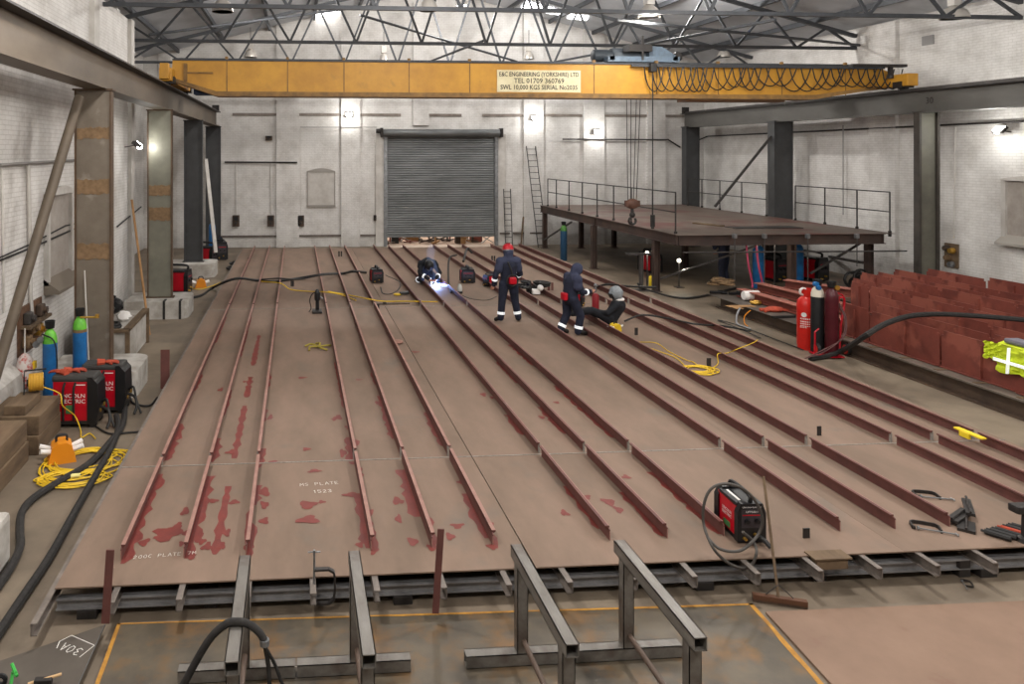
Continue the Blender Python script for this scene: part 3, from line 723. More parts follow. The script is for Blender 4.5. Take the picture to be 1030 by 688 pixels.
MB().torus((hb.x,22.15,hb.z-.52),.11,.035,'y',16,8,a0=PI*.6,a1=PI*2.25).build('hook', m_steel_d, hk, True, smooth=True)
p0 = PY(656.5,72,20.7); solo('pendant_control', MB().tube([(p0.x,20.7,6.62),(p0.x,20.7,2.4)],.016,6).bbox((p0.x-.05,20.65,2.1),(p0.x+.05,20.75,2.45),.015).bbox((p0.x-.09,20.6,6.55),(p0.x+.09,20.78,6.8),.02), m_black, 'long black pendant control cable hanging from the crane','controller')

# ------------------------------------------------------------ the deck of plates on its grillage
DZ = 0.30
DX0, DX1 = -2.18, 9.70
seamX = 2.27
rowsY = [6.94, 9.52, 18.9, 30.6]
stX = [-1.69,-1.09,-.49, .74,1.35,1.97, 3.18,3.785,4.39, 5.65,6.26,6.87, 8.08,8.68,9.28]
rb = random.Random(21)
def blob(cx, cy, rx, ry, rot=0):
    n = 14; pts = []
    ph = rb.uniform(0,6); 
    for k in range(n):
        t = 2*PI*k/n; q = 1+.28*math.sin(3*t+ph)+rb.uniform(-.16,.16)
        x, y = rx*q*math.cos(t), ry*q*math.sin(t); pts.append((cx+x*math.cos(rot)-y*math.sin(rot), cy+x*math.sin(rot)+y*math.cos(rot)))
    return pts
def strip(xa, y0, y1, w0, w1):   # ragged paint strip hugging x = xa on its right side
    n = max(6,int((y1-y0)/.09)); L = []; 
    for k in range(n+1):
        y = y0+(y1-y0)*k/n; w = (w0+(w1-w0)*k/n)*.75
        L.append((xa+max(.015,w*(.55+.55*abs(math.sin(k*.9+xa*5)))*rb.uniform(.6,1.25)), y))
    return L
patches = []
def add_strip(x, y0, y1, w, side=1):
    e = strip(0, y0, y1, w, w)
    for a, b in zip(e, e[1:]):
        patches.append([(x+.006*side, a[1]), (x+side*a[0], a[1]), (x+side*b[0], b[1]), (x+.006*side, b[1])])
for (x, segs) in ((-1.69,[(7.3,9.3,.14),(9.7,11.0,.14),(12.5,13.4,.06),(15.6,18,.06)]),(-1.09,[(7.35,9.2,.14),(9.6,10.4,.12),(11.3,12.5,.05),(14.5,18,.05)]),
                  (-.49,[(7.3,8.0,.1),(8.4,8.9,.12),(9.4,10.0,.14),(11,11.5,.07),(12.6,13.3,.07),(16,18,.05)]),
                  (.74,[(7.3,8.2,.12),(9.0,9.3,.1)]),(1.35,[(7.4,8.7,.12),(9.5,10.0,.1),(13,14.6,.05)]),(1.97,[(7.3,7.9,.12),(8.3,8.8,.08),(13,15,.05)])):
    for (y0,y1,w) in segs:
        add_strip(x,y0,y1,w, 1)
for (x, segs) in ((.74,[(7.4,8.6,.12),(9.4,10.3,.14),(11.5,14.0,.05)]),(1.35,[(8.0,9.2,.16),(10.2,12.0,.09),(12.6,13.3,.05)]),(1.97,[(7.5,8.5,.12),(9.9,11.2,.08)]),
                  (3.18,[(7.6,8.6,.07),(10.2,11.0,.1)]),(3.785,[(7.4,8.4,.09),(10.2,11.3,.12),(12.5,13.8,.07)]),(4.39,[(7.4,8.9,.1),(10.0,12.3,.1),(13.5,15,.08)]),(-.49,[(7.6,8.3,.07)]),(-1.09,[(7.5,8.0,.06)])):
    for (y0,y1,w) in segs: add_strip(x,y0,y1,w,-1)
# central red run between second and third bar
for (y0,y1) in ((7.4,8.9),(9.7,11.7),(12.1,13.2),(13.9,16.2)):
    e = strip(0,y0,y1,.07,.07)
    for a, b in zip(e,e[1:]): patches.append([(-.80-a[0]*.9,a[1]),(-.80+a[0],a[1]),(-.80+b[0],b[1]),(-.80-b[0]*.9,b[1])])
for (u,v,rx,ry) in ((168,537,.17,.07),(176,533,.1,.05),(145,546,.06,.04),(162,541,.07,.035),(178,530,.05,.05),(188,536,.05,.04),(183,547,.04,.03),(199,541,.06,.05),(192,560,.06,.03),(208,550,.06,.04),(186,515,.05,.05),(222,549,.06,.035),(228,536,.05,.04),(215,504,.06,.03),(236,505,.07,.03),
        (266,495,.08,.06),(266,524,.06,.04),(266,508,.05,.05),(250,549,.06,.05),(308,452,.06,.03),(316,474,.1,.025),(310,508,.11,.05),(310,523,.13,.05),(324,505,.05,.02),(304,380,.09,.03),(361,382,.07,.02),
        (354,447,.11,.09),(345,456,.05,.07),(340,420,.07,.05),(336,422,.05,.03),(350,430,.05,.04),(352,498,.1,.03),(400,504,.07,.05),(401,522,.04,.05),(376,553,.05,.05),(362,548,.05,.03),(415,545,.06,.04),(435,551,.07,.03),(453,540,.05,.04),(495,550,.06,.03),(490,527,.07,.05),(460,529,.08,.03),(463,485,.05,.03),
        (590,500,.06,.03),(568,516,.05,.04),(630,480,.06,.03),(612,505,.08,.05),(622,513,.05,.04),(545,420,.05,.04),(560,405,.05,.03),(486,397,.06,.05),(495,400,.05,.03),(380,405,.06,.04),(418,354,.1,.03),(275,465,.06,.03),(232,455,.07,.04),(222,392,.05,.05),(203,545,.05,.03),(272,420,.04,.06),(246,384,.04,.03),(256,360,.04,.03)):
    p = P(u,v,DZ); patches.append(blob(p.x,p.y,rx*.85,ry*1.8,rb.uniform(-.2,.2)))
xcols = [DX0, seamX, 6.0, DX1]
names = {0:'left',1:'middle',2:'right'}; rn = {0:'near front',1:'long central',2:'far rear'}
for i in range(3):
    for j in range(3):
        x0, x1, y0, y1 = xcols[i]+(.006 if i==1 else .001 if i else 0), xcols[i+1]-(.006 if i==0 else .001 if i==1 else 0), rowsY[j], rowsY[j+1]-.002
        mb = MB().box((x0,y0,DZ-.012),(x1,y1,DZ),mat=0)
        for qi, q in enumerate(patches):
            zq = DZ+.0015+(0 if len(q)==4 else .0012+(qi%9)*.0003)
            cx_ = sum(a[0] for a in q)/len(q); cy_ = sum(a[1] for a in q)/len(q)
            if x0 <= cx_ < x1 and y0 <= cy_ < y1:
                mb.add([(min(max(a[0],x0),x1),min(max(a[1],y0),y1),zq) for a in q],[tuple(range(len(q)))],mat=1)
        # weld scuffs beside the bars and along the cross seam
        t = thing('deck_plate','%s %s plate of the large brown primed steel deck' % (rn[j],names[i]),'steel plate',((x0+x1)/2,(y0+y1)/2,DZ),0,'primed steel plates of the deck')
        o = mb.build('plate_panel', [m_deck, m_redp], t, True)
        if j > 0:
            MB().box((x0,y0-.001,DZ+.0001),(x1,y0+.016,DZ+.0055)).build('weld_seam', m_weld, t, True)
# chalk writing on the deck
root = [o for o in bpy.data.objects if o.name.startswith('deck_plate')][0]
def chalk(s, u, v, u2, v2, size, w, lab):
    a = P(u,v,DZ+.004); b = P(u2,v2,DZ+.004); ex = (b-a).normalized(); ey = Vector((-ex.y,ex.x,0))
    mb = strokes([G[c] for c in s], a, ex, ey, size, w, (0,0,1))
    return solo('chalk_writing', mb, m_chalk, lab, 'chalk mark')
chalk('200C PLATE 7M',134,562,186,558,.055,.005,'white chalk writing on the deck near its front left edge')
chalk('MS PLATE',302,489,334,487,.07,.006,'white chalk scribble on the middle of the left deck plate, upper line')
chalk('1523',315,496,330,495,.07,.008,'white chalk scribble on the left deck plate, lower line')
# stiffeners
def stiff_mb(L, h=.14, snip0=False, snip1=False, side=1):
    mb = MB(); t = .010
    a0 = .03 if snip0 else 0
    # web
    zz = .065
    prof = [(0,0 if not snip0 else .0),(L,0),(L,h-.02),(a0,h-.02)]
    if snip0: prof = [(0,0),(L,0),(L,h-.02),(a0*.9,h-.02),(0,.108)]
    mb.prism(prof,0,-t/2,t/2,mat=0)
    # bulb
    x = side
    bs = [(-t/2,h-.03),(-t/2,h),( t/2+.022*0+ .0,h)]
    bulb = [(-t/2*x,h),( (t/2+.03)*x,h),((t/2+.032)*x,h-.014),((t/2)*x,h-.034),(-t/2*x,h-.034)]
    if x < 0: bulb = bulb[::-1]
    vs = []
    y0 = a0*.9
    for yy in (y0, L): vs += [(p[0],yy,p[1]) for p in bulb]
    mb.add(vs,[(0,1,2,3,4),(9,8,7,6,5)]+[(k,(k+1)%5,5+(k+1)%5,5+k) for k in range(1,5)],mat=0)
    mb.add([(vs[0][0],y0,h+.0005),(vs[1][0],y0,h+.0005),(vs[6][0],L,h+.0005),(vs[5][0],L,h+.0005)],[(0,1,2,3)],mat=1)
    if snip0:
        mb.add([(-t/2,0,.0951),(t/2,0,.0951),(t/2,y0,h-.0195),(-t/2,y0,h-.0195)],[(0,1,2,3)],mat=1)
        mb.add([(-t/2,-.001,0),(t/2,-.001,0),(t/2,-.001,.095),(-t/2,-.001,.095)],[(0,1,2,3)],mat=1)
    return mb
segs = [(7.36,9.47,'near'),(9.57,18.85,'middle'),(18.95,30.55,'far')]
for j,(y0,y1,wn) in enumerate(segs):
    for i,x in enumerate(stX):
        lab = '%s length of red brown stiffener bar standing on the deck, %s row from the left' % (wn, ORD[i])
        t = thing('stiffener_bar', lab, 'steel bar', (x,y0,DZ), 0, 'stiffener bars standing along the deck')
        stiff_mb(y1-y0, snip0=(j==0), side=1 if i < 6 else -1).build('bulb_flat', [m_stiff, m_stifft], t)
        if j > 0:
            MB().box((-.009,-.006,.0),(.009,.03,.125)).build('bare_end', m_weld, t)
    # grey scuffs on deck beside bars belong to the plates
# grillage: channels running back under the plates, cross beams, packing blocks
chu = [(39,614),(113,607),(180.5,603),(249,600),(315,600),(379,600),(446,598),(511,595),(572,592),(637,590),(697,584),(760,583),(823,580),(882,577),(940,574),(998,571)]
for i,(u,v) in enumerate(chu):
    Y = 6.74; xc = (u-CU)/F; x = (xc*(Y*CS)+Y*SN)/(CS-SN*xc)
    x = max(x,-2.2)
    sd = -1 if x < 1 else 1
    mb = MB(); w=.055; L0, L1 = (6.70 if i else 6.45), 30.4
    mb.box((x-w/2 if sd<0 else x+w/2-.008,L0,.18),(x-w/2+.008 if sd<0 else x+w/2,L1,.286)); mb.box((x-w/2,L0,.18),(x+w/2,L1,.189)); mb.box((x-w/2,L0,.277),(x+w/2,L1,.287))
    solo('channel_beam', mb, M('channel_grey',(132,122,114),(102,94,88),5,.55,.1), '%s steel channel from the left, its end poking out under the front edge of the deck' % ORD[i], 'channel', group='channels under the deck')
for k,y in enumerate((7.0,9.4,12.4,15.4,18.8,22.5,26.5,30.2)):
    mb = MB().box((DX0,y,.09),(DX1+.3,y+.012,.178)).box((DX0,y-.04,.168),(DX1+.3,y+.05,.178)).box((DX0,y-.04,.08),(DX1+.3,y+.05,.09))
    solo('cross_beam', mb, M('cross_grey',(138,136,136),(112,110,110),4,.55,.05), 'grey steel cross beam carrying the deck channels, %s from the front' % ORD[k], 'beam', group='cross beams under the deck')
    for q,x in enumerate((-1.9,1.0,3.95,6.9,9.5)):
        solo('packing_block', MB().bbox((x-.09,y-.06,0),(x+.09,y+.07,.08),.008), m_steel_d, 'small steel packing block under the %s cross beam, %s from the left' % (ORD[k],ORD[q]), 'block', group='packing blocks under the deck')
for (u,v,lb) in ((212,612,'short dark steel post under the front edge, left'),(677,588,'short steel post under the front edge, centre right'),(826,585,'short steel post under the front edge beside a channel end'),(971,581,'short rusty post under the front edge at the right')):
    p = P(u,v,0); solo('steel_post', MB().bbox((p.x-.06,p.y,0),(p.x+.06,p.y+.1,.175),.01), m_steel_d, lb, 'post')
# upright reddish flat bars at the front edge
def upr(u0,v0,u1,v1,Y,label,w=.055,lean=.02,mat=None):
    a = PY(u1,v1,Y); b = PY(u0,v0,Y+lean); a.z = max(a.z,0)
    return solo('upright_flat_bar', MB().bar(a,b,.014,w), mat or m_stiff, label,'steel bar')
upr(111,553,106,627,6.62,'red brown flat bar standing upright at the front left corner of the deck',.07)
upr(443.5,532,438,617,6.62,'red brown pointed bar standing upright at the front edge, centre',.06)
p = P(166,391,0); solo('upright_plate', MB().box((p.x-.08,p.y,0),(p.x+.08,p.y+.012,.7)), m_stiff, 'small reddish plate standing on the floor left of the deck','steel plate')
# G clamps
def gclamp(name, loc, R, label, s=1.0, mat=None):
    t = thing('g_clamp', label, 'clamp', loc); t.rotation_euler = R
    pts = [(0.0,0,0),(0.14,0,0),(.19,0,.04),(.2,0,.12),(.2,0,.24),(.19,0,.30),(.14,0,.33),(0,0,.33)]
    mb = MB(); 
    for a,b in zip(pts,pts[1:]): mb.bar((a[0]*s,0,a[2]*s),(b[0]*s,0,b[2]*s),.05*s,.02*s)
    mb.lathe([(.025*s,0),(.025*s,.03*s)],(0,0,0),8); mb.build('clamp_frame', m_steel_d, t)
    MB().tube([(0,0,.06*s),(0,0,.52*s)],.011*s,8).lathe([(.03*s,.05*s),(.03*s,.075*s)],(0,0,0),8).build('screw', m_chrome, t)
    MB().tube([(-.06*s,0,.5*s),(.06*s,0,.5*s)],.007*s,6).build('handle', m_chrome, t)
    return t
p = P(316,585,DZ)
gclamp('g_clamp',(p.x,6.86,.1),(0,0,0),'tall g clamp gripping the front edge of the deck',.95)
p = P(922,499,DZ+.02); gclamp('g_clamp',(p.x,p.y,DZ+.02),(PI/2,0,PI/2-.3),'dark g clamp lying on the deck, farthest of the three at right',.72)
p = P(918,530,DZ+.02); gclamp('g_clamp',(p.x,p.y,DZ+.02),(PI/2,0,PI/2-.5),'dark g clamp lying on the deck nearest the front edge at right',.75)
for (u,v,r,lb,L,w) in ((974,516,.9,'flat dark steel clamp arm lying on the deck, upper piece',.42,.08),(965,522,.5,'flat dark steel clamp plate lying on the deck, middle piece',.42,.11),(972,530,.8,'small dark steel plate lying on the deck, lowest piece',.26,.15)):
    p = P(u,v,DZ+.01); R = Euler((0,0,r)).to_matrix()
    solo('steel_offcut', MB().box((-L/2,-w/2,0),(L/2,w/2,.03),R,(0,0,0)).tube([R@Vector((-L/2,0,.04)),R@Vector((L/2,0,.05))],.012,6), m_steel_d, lb, 'steel offcut', loc=(p.x,p.y,DZ+(.0 if 'lowest' in lb else .03 if 'middle' in lb else .06)))
for k in range(6):
    p = P(1003+5.5*k,541-1.3*k,DZ); R = Euler((0,0,-.95)).to_matrix()
    solo('electrode_holder', MB().tube([R@Vector((-.1,0,.03)),R@Vector((.09,0,.03)),R@Vector((.11,0,.03))],.028,8).tube([R@Vector((-.1,0,.03)),R@Vector((-.13,0,.03))],.014,6), m_leather if k in (3,) else m_black, 'short %s rod bundled on the right corner of the deck, %s from left' % ('orange' if k==3 else 'black', ORD[k]), 'tool', loc=(p.x,p.y,DZ), group='rods bundled on the deck corner')
p = P(1026,545,DZ); t = thing('magnet_stand','dark steel stand at the right edge of the deck','stand',(p.x+.05,p.y,DZ))
MB().lathe([(.07,0),(.06,.04),(.03,.06),(.025,.28),(.05,.3)],(0,0,0),12).build('stand_post', m_steel_d, t, smooth=True); MB().bbox((-.13,-.06,.3),(.1,.06,.38),.02).build('stand_head', m_steel_d, t)
# small upright tabs on the deck
for k,(u,v,lb,w,h) in enumerate(((824,438,'small dark tab standing on the deck between the right bars',.06,.13),(811,541,'small dark tab standing on the deck near the front',.07,.1),(380,311,'tiny dark tab beside the longitudinal seam',.07,.12),
    (294,288,'small dark block on the deck left of the tool stand',.1,.17),(640,337,'small black tab on the deck right of the reclining worker',.07,.16),(713,370,'small black tab beside the yellow cable coil',.08,.18),
    (341,258,'small pair of dark tabs near the rear of the deck, left of centre',.06,.2),(495,263,'small pair of dark tabs on the rear deck left of the red helmeted worker',.06,.2),(552,292,'small pair of red brown tabs on the deck between the two standing workers',.07,.22))):
    p = P(u,v,DZ); mb = MB().box((-w/2,-.006,0),(w/2,.006,h)); 
    if 'pair' in lb: mb.box((w,-.006,0),(w*1.9,.006,h))
    solo('steel_tab', mb, m_stiff if 'red brown' in lb else m_steel_d, lb, 'steel tab', loc=(p.x,p.y,DZ))

# ------------------------------------------------------------ foreground floor plates
m_rplate = M('rusty_plate', (100,89,73), (76,70,62), 2.0, 0.5, 0.1, 0.05, c3=(120,88,52), scale3=2.8, thr3=(0.48,0.7))
m_ymark = M('rust_yellow_edge', (190,138,52), (150,104,44), 8, 0.7)
def floor_plate(name, pts, z, th, mat, label, edge=None):
    mb = MB().prism([(p[0],p[1]) for p in pts],2,z-th,z); c = Vector((sum(p[0] for p in pts)/len(pts),sum(p[1] for p in pts)/len(pts),z-th))
    t = thing(name, label, 'steel plate', c)
    mb.build('plate_panel', mat, t, True)
    if edge:
        for (a,b,w) in edge:
            a = Vector((a[0],a[1],z+.002)); b = Vector((b[0],b[1],z+.002)); d = (b-a).normalized(); s = Vector((-d.y,d.x,0))*w
            n_ = 18; rr = random.Random(5); vs = []
            for k in range(n_+1):
                p = a+(b-a)*k/n_; vs += [p, p+s*rr.uniform(.7,1.3)]
            MB().add(vs,[(2*k,2*k+1,2*k+3,2*k+2) for k in range(n_)]).build('rusty_edge', m_ymark, t, True)
    return t
a = P(118,627,.02); b = P(757,607,.02); c = P(835,695,.02); d_ = P(88,708,.02)
dirL = (d_-a).normalized(); d2 = a+dirL*3.2; dirR = (c-b).normalized(); c2 = b+dirR*3.2
floor_plate('floor_plate',[a,b,c2,d2],.02,.02,m_rplate,'rusty steel plate on the floor under the square tube trestles',((b,a,.022),(a,d2,.03),(c2,b,.05)))
a = P(770,615,.022); b = P(1060,603,.022); 
floor_plate('floor_plate',[a,b,(b.x+1,3.5),c2+Vector((.08,0,0))],.022,.022,M('primer_floor_plate',(138,112,94),(126,101,84),1.5,.7,c3=(124,90,76),scale3=3,thr3=(.62,.8)),'large pinkish primed steel plate on the floor at the bottom right')
a = P(106,628,.08); b = P(-30,675,.08); c = P(72,705,.08); 
dk = floor_plate('floor_plate',[a,b,(b.x,3.6),(c.x-.1,3.6),c],.08,.012,M('dark_bare_plate',(96,88,80),(80,73,66),1.2,.5,.1),'dark bare steel plate at the bottom left, chalk marked 30A')
a3, c3_ = a, c
dd = (c-a).normalized(); s = Vector((-dd.y,dd.x,0))*.006
MB().add([a+Vector((0,0,.002)),c+Vector((0,0,.002)),c-s*1+Vector((0,0,.002)),a-s+Vector((0,0,.002))],[(0,1,2,3)]).build('bright_edge', m_chrome, dk, True)
ex = (P(62,645,.083)-P(82,652,.083)).normalized(); ey = Vector((-ex.y,ex.x,0))
mk = strokes([G['3'],G['0'],G['A']], P(84,653,.083), ex, ey, .085, .006, (0,0,1))
bxp = [P(*q,.083) for q in ((57,652),(60,645),(72,639),(95,649),(80,661))]
for q0,q1 in zip(bxp,bxp[1:]):
    dq = (q1-q0).normalized(); sq = dq.cross(Vector((0,0,1)))*.003
    mk.add([q0-sq,q1-sq,q1+sq,q0+sq],[(0,1,2,3)])
mk.build('chalk_mark', m_chalkw, dk, True)
for i,(x,y) in enumerate(((-2.6,6.1),(-2.0,5.9),(-2.1,4.9),(-3.0,5.0))):
    solo('timber_packer', MB().bbox((x-.05,y-.2,0),(x+.05,y+.2,.068),.005), m_wood, 'timber packer under the dark chalk marked plate, %s' % ORD[i], 'block', group='packers under the dark plate')
p = P(93,655,0)

# ------------------------------------------------------------ trestles
m_rhs = M('tube_steel', (100,94,88), (124,120,114), 7, 0.42, 0.25, 0.04, stretch=(1,.3,1), c3=(84,72,64), scale3=3, thr3=(.5,.7))
def trestle(x, label, f0, f1, dx=0):
    t = thing('steel_trestle', label, 'trestle', (x,5.55,.02), 0, 'square tube trestles')
    z = .02
    MB().rect_tube(1,(x-.048,4.91,.83),(x+.048,6.2,.925),.007).build('top_tube', m_rhs, t, True)
    for y in (5.02,6.06):
        MB().rect_tube(2,(x-.045,y-.045,.12),(x+.045,y+.045,.83),.006).build('leg', m_rhs, t, True)
        MB().rect_tube(0,(f0,y-.05,z),(f1,y+.05,.12),.006).build('foot_tube', m_rhs, t, True)
    MB().tube([(x+.01,6.02,.22),(x+.01,5.06,.22)],.022,10).build('tie_pipe', M('tie_brown',(88,72,62)), t, True, smooth=True)
    return t
trestle(-.42,'leftmost square tube trestle, black welding torch lead draped over it',-.94,-.01)
trestle(.48,'second square tube trestle from the left, in front of the tall g clamp',.01,.93)
trestle(1.86,'third square tube trestle from the left',1.39,2.29)
trestle(2.76,'rightmost square tube trestle',2.31,3.22)
# torch lead over first trestle
pts = [(-1.25,4.9,.05),(-1.05,5.1,.08),(-.92,5.22,.3),(-.78,5.26,.55),(-.62,5.28,.82),(-.5,5.28,.935),(-.42,5.28,.955),(-.33,5.26,.945),(-.26,5.24,.9),(-.22,5.22,.85)]
tl = thing('torch_lead','thick black welding torch lead draped over the leftmost trestle','cable',(-.42,5.28,.02))
MB().tube(cat_rom(pts,6),.027,10).build('sleeve', m_hose, tl, True, smooth=True)
MB().lathe([(.034,0),(.034,.04)],(-.22,5.22,.82),10).build('connector', m_chrome, tl, True)
MB().tube(cat_rom([(-.22,5.22,.83),(-.19,5.2,.65),(-.18,5.15,.3),(-.2,4.9,.05)],6),.016,8).tube(cat_rom([(-.22,5.2,.83),(-.15,5.2,.7),(-.1,5.18,.58),(-.06,5.16,.52)],6),.012,8).ball((-.05,5.16,.51),.022,6).build('tail_cable', m_black, tl, True, smooth=True)
MB().tube(cat_rom([(-.8,5.1,.05),(-.7,5.2,.3),(-.55,5.15,.32),(-.5,5.05,.1),(-.52,4.8,.03)],6),.013,8).build('loop_cable', m_black, tl, True, smooth=True)
# broom
b0 = PY(768.5,478,7.1); 
t = thing('push_broom','brown push broom standing with its handle leaning on the front edge of the deck','broom',tuple(P(783,603,0.06)))
hb_ = P(783,601,.07); top = PY(768,479,7.15)
MB().tube([hb_,top],.013,8).build('handle', m_wood, t, True, smooth=True)
e0 = P(757,599,.05); e1 = P(812,607,.05)
mb = MB().bar(e0,e1,.05,.045); mb.build('broom_head', M('broom_rust',(96,64,46)), t, True)
mb = MB().bar(e0-Vector((0,0,.035)),e1-Vector((0,0,.035)),.04,.05); mb.build('bristles', m_scrap, t, True)
MB().tube([hb_+Vector((0,0,.12)),e0+(e1-e0)*.25+Vector((0,0,.03))],.005,6).tube([hb_+Vector((0,0,.12)),e0+(e1-e0)*.75+Vector((0,0,.03))],.005,6).build('wire_brace', m_steel, t, True)
# oddments bottom left: green tool, wood stick
t = thing('wooden_mallet','pale wooden handled tool on the dark plate at the bottom left','hammer',tuple(P(42,684,.1)))
MB().tube([P(28,688,.11),P(62,678,.13)],.011,8).build('handle', M('pale_wood',(214,176,130)), t, True); MB().bbox(P(40,686,.08)+Vector((-.03,-.06,0)),P(46,688,.08)+Vector((.05,.02,.05)),.008).build('head', m_steel_d, t, True)
solo('green_handle_tool', MB().tube([P(11,688,.1),P(13,676,.16),P(16,677,.22)],.013,8).tube([P(12,668,.24),P(17,680,.2)],.014,8), M('tool_green',(60,170,70)), 'small green handled tool at the bottom left corner','tool')
solo('tape_roll', MB().torus(P(1,684,.12),.035,.018,'y',14,6), m_blackp, 'small black ring at the extreme bottom left corner','ring')
p = P(967,585,.0); gclamp('g_clamp',(p.x,p.y,.02),(PI/2,0,-.5),'tiny chrome clamp on the floor in front of the deck at right',.35)

p = P(838,563,DZ); solo('timber_offcut', MB().box((p.x-.16,6.86,.20),(p.x+.16,6.95,.286)).box((p.x-.19,6.84,.301),(p.x+.19,7.0,.315)), m_wood, 'small timber offcut set on the front edge of the deck at right', 'timber')
# ------------------------------------------------------------ raised platform (mezzanine)
pf = thing('raised_platform','raised steel platform with brown deck and dark edge beams on legs at the right','platform',(14.2,26.5,0))
m_pdeck = M('platform_deck',(112,98,88),(92,80,72),1.1,.55,.1,.02,c3=(96,56,50),scale3=.6,thr3=(.5,.62))
ax0, ax1, ay0, ay1, pz = 10.86, 17.42, 20.55, 32.6, 1.88
MB().box((ax0,ay0-.08,pz-.012),(ax1,ay1,pz)).build('deck_plate', m_pdeck, pf, True)
m_pb = M('platform_beam',(86,68,60),(66,56,52),1.5,.55,.15)
def ibeam(mb, p, q, h, w, tz):   # along x or y, top at tz
    x0,y0 = p; x1,y1 = q
    if x0 == x1:
        mb.box((x0-.01,y0,tz-h),(x0+.01,y1,tz)); mb.box((x0-w/2,y0,tz-.02),(x0+w/2,y1,tz)); mb.box((x0-w/2,y0,tz-h),(x0+w/2,y1,tz-h+.02))
    else:
        mb.box((x0,y0-.01,tz-h),(x1,y0+.01,tz)); mb.box((x0,y0-w/2,tz-.02),(x1,y0+w/2,tz)); mb.box((x0,y0-w/2,tz-h),(x1,y0+w/2,tz-h+.02))
    return mb
for (p,q) in (((ax0+.07,ay0),(ax0+.07,ay1)),((ax1-.3,ay0),(ax1-.3,ay1)),((ax0,ay0+.08),(ax1-.25,ay0+.08)),((ax0,26.5),(ax1-.25,26.5)),((ax0,ay1-.1),(ax1-.25,ay1-.1))):
    ibeam(MB(),p,q,.3,.14,pz-.014).build('edge_beam', m_pb, pf, True)
for x in (12.1,13.4,14.7,16.0): ibeam(MB(),(x,ay0+.1),(x,ay1-.1),.2,.1,pz-.016).build('joist', m_pb, pf, True)
legs = [(667,296,22.1),(597,273,26.4),(550,250,32.2)]
for (x,y) in ((10.95,22.0),(10.8,26.4),(10.95,32.2),(12.6,32.2),(14.1,32.2),(14.75,21.2),(17.1,21.1),(17.1,26.0),(14.3,26.5)):
    m = MB().box((x-.09,y-.09,0),(x-.075,y+.09,pz-.3)).box((x+.075,y-.09,0),(x+.09,y+.09,pz-.3)).box((x-.075,y-.008,0),(x+.075,y+.008,pz-.3)).box((x-.14,y-.14,0),(x+.14,y+.14,.015))
    m.build('leg', m_pb, pf, True)
for (p,q) in (((11.1,22.1,.35),(13.9,21.2,1.55)),((10.8,31.9,.4),(10.8,28.6,1.5)),((17.0,21.3,1.5),(15.4,21.3,.6))):
    MB().bar(p,q,.07,.05).build('knee_brace', m_steel, pf, True)
# handrails
def rail_posts(pts, z0, h, label, mid=True):
    t = thing('handrail', label, 'railing', (pts[0][0],pts[0][1],z0), 0, 'platform handrails')
    for (x,y) in pts: MB().tube([(x,y,z0),(x,y,z0+h)],.022,6).box((x-.04,y-.02,z0-.1),(x+.04,y+.02,z0+.07)).build('post', m_steel_d, t, True)
    for f in (1.0,.52): MB().tube([(x,y,z0+h*f) for x,y in (pts[0],pts[-1])],.02,6).build('rail', m_steel_d, t, True)
    return t
def y_at(u, X):
    xc = (u-CU)/F; return (X*CS-xc*X*SN)/(xc*CS+SN)
rail_posts([(10.98,y_at(u,10.98)) for u in (551,559.6,572.3,585.7,600.6,617.2,635,656.4,679.6)],pz,1.2,'long dark handrail on the left side of the raised platform')
rail_posts([(17.3,y_at(u,17.3)) for u in (895,862,829.7,800)],pz,1.2,'dark handrail at the right front side of the raised platform')
rail_posts([(17.3,y_at(u,17.3)) for u in (771,746,724,706,692)],pz,1.2,'dark handrail at the right rear side of the raised platform')
# folded guard pipe hanging on rods under front edge
hg = thing('hanging_guard_pipe','long grey pipe hung on clamped rods below the front edge of the platform','pipe',(14.5,20.3,1.45))
yb = 20.35
a = PY(687,254,yb); b = PY(912,252.5,yb)
MB().tube([a,b],.022,8).build('pipe', m_steel, hg, True, smooth=True)
for u,v1 in ((739,282),(769,300),(812.6,300),(862,268)):
    p = PY(u,239,yb); q = PY(u,v1,yb); MB().tube([p,q],.014,6).build('rod', m_steel, hg, True)
    MB().bbox((p.x-.05,yb-.04,p.z-.02),(p.x+.05,yb+.06,p.z+.11),.01).build('clamp', m_chrome, hg, True)
# items on the platform
p = P(711,227,pz); solo('timber_plank', MB().bar(p+Vector((-.1,.6,.03)),p+Vector((.3,-.4,.03)),.16,.05), m_wood, 'short brown plank lying on the raised platform','plank')
p = P(765,229,pz); solo('flat_plate', MB().box((p.x-1.0,p.y-.3,pz),(p.x+1.2,p.y+.3,pz+.02)), m_steel_d, 'thin dark plate lying on the raised platform near its front','steel plate')
for (u,v,lb) in ((651,254.5,'small bright work lamp under the platform, left of the leg'),(683,262,'small bright work lamp under the platform, right of the leg'),(779,243,'small bright bulb on a stand under the platform front')):
    p = PY(u,v,22.6 if u != 779 else 20.9)
    t = thing('work_lamp', lb, 'lamp', (p.x,p.y,0), 0, 'work lamps under the platform')
    MB().tube([(0,0,0),(0,0,p.z-.05)],.02,6).box((-.12,-.12,0),(.12,.12,.02)).build('stand', m_steel_d, t)
    MB().ball((0,0,p.z),.055,8).build('bulb', m_glassw, t)
    add_light('POINT','lamp_light',(0,-.15,p.z),14,(1,.93,.8),.05,parent=t)
p = P(645,292,0); solo('pipe_stand', MB().tube([(p.x,p.y,0),(p.x,p.y,1.1)],.07,10).box((p.x-.45,p.y-.1,1.1),(p.x+.35,p.y+.1,1.14)).box((p.x-.2,p.y-.2,0),(p.x+.2,p.y+.2,.02)), m_steel, 'grey round stand with a flat top under the platform','stand')
p = P(656,289,0); t = thing('yellow_bollard','small yellow cylinder on the floor under the platform','cylinder',(p.x,p.y,0))
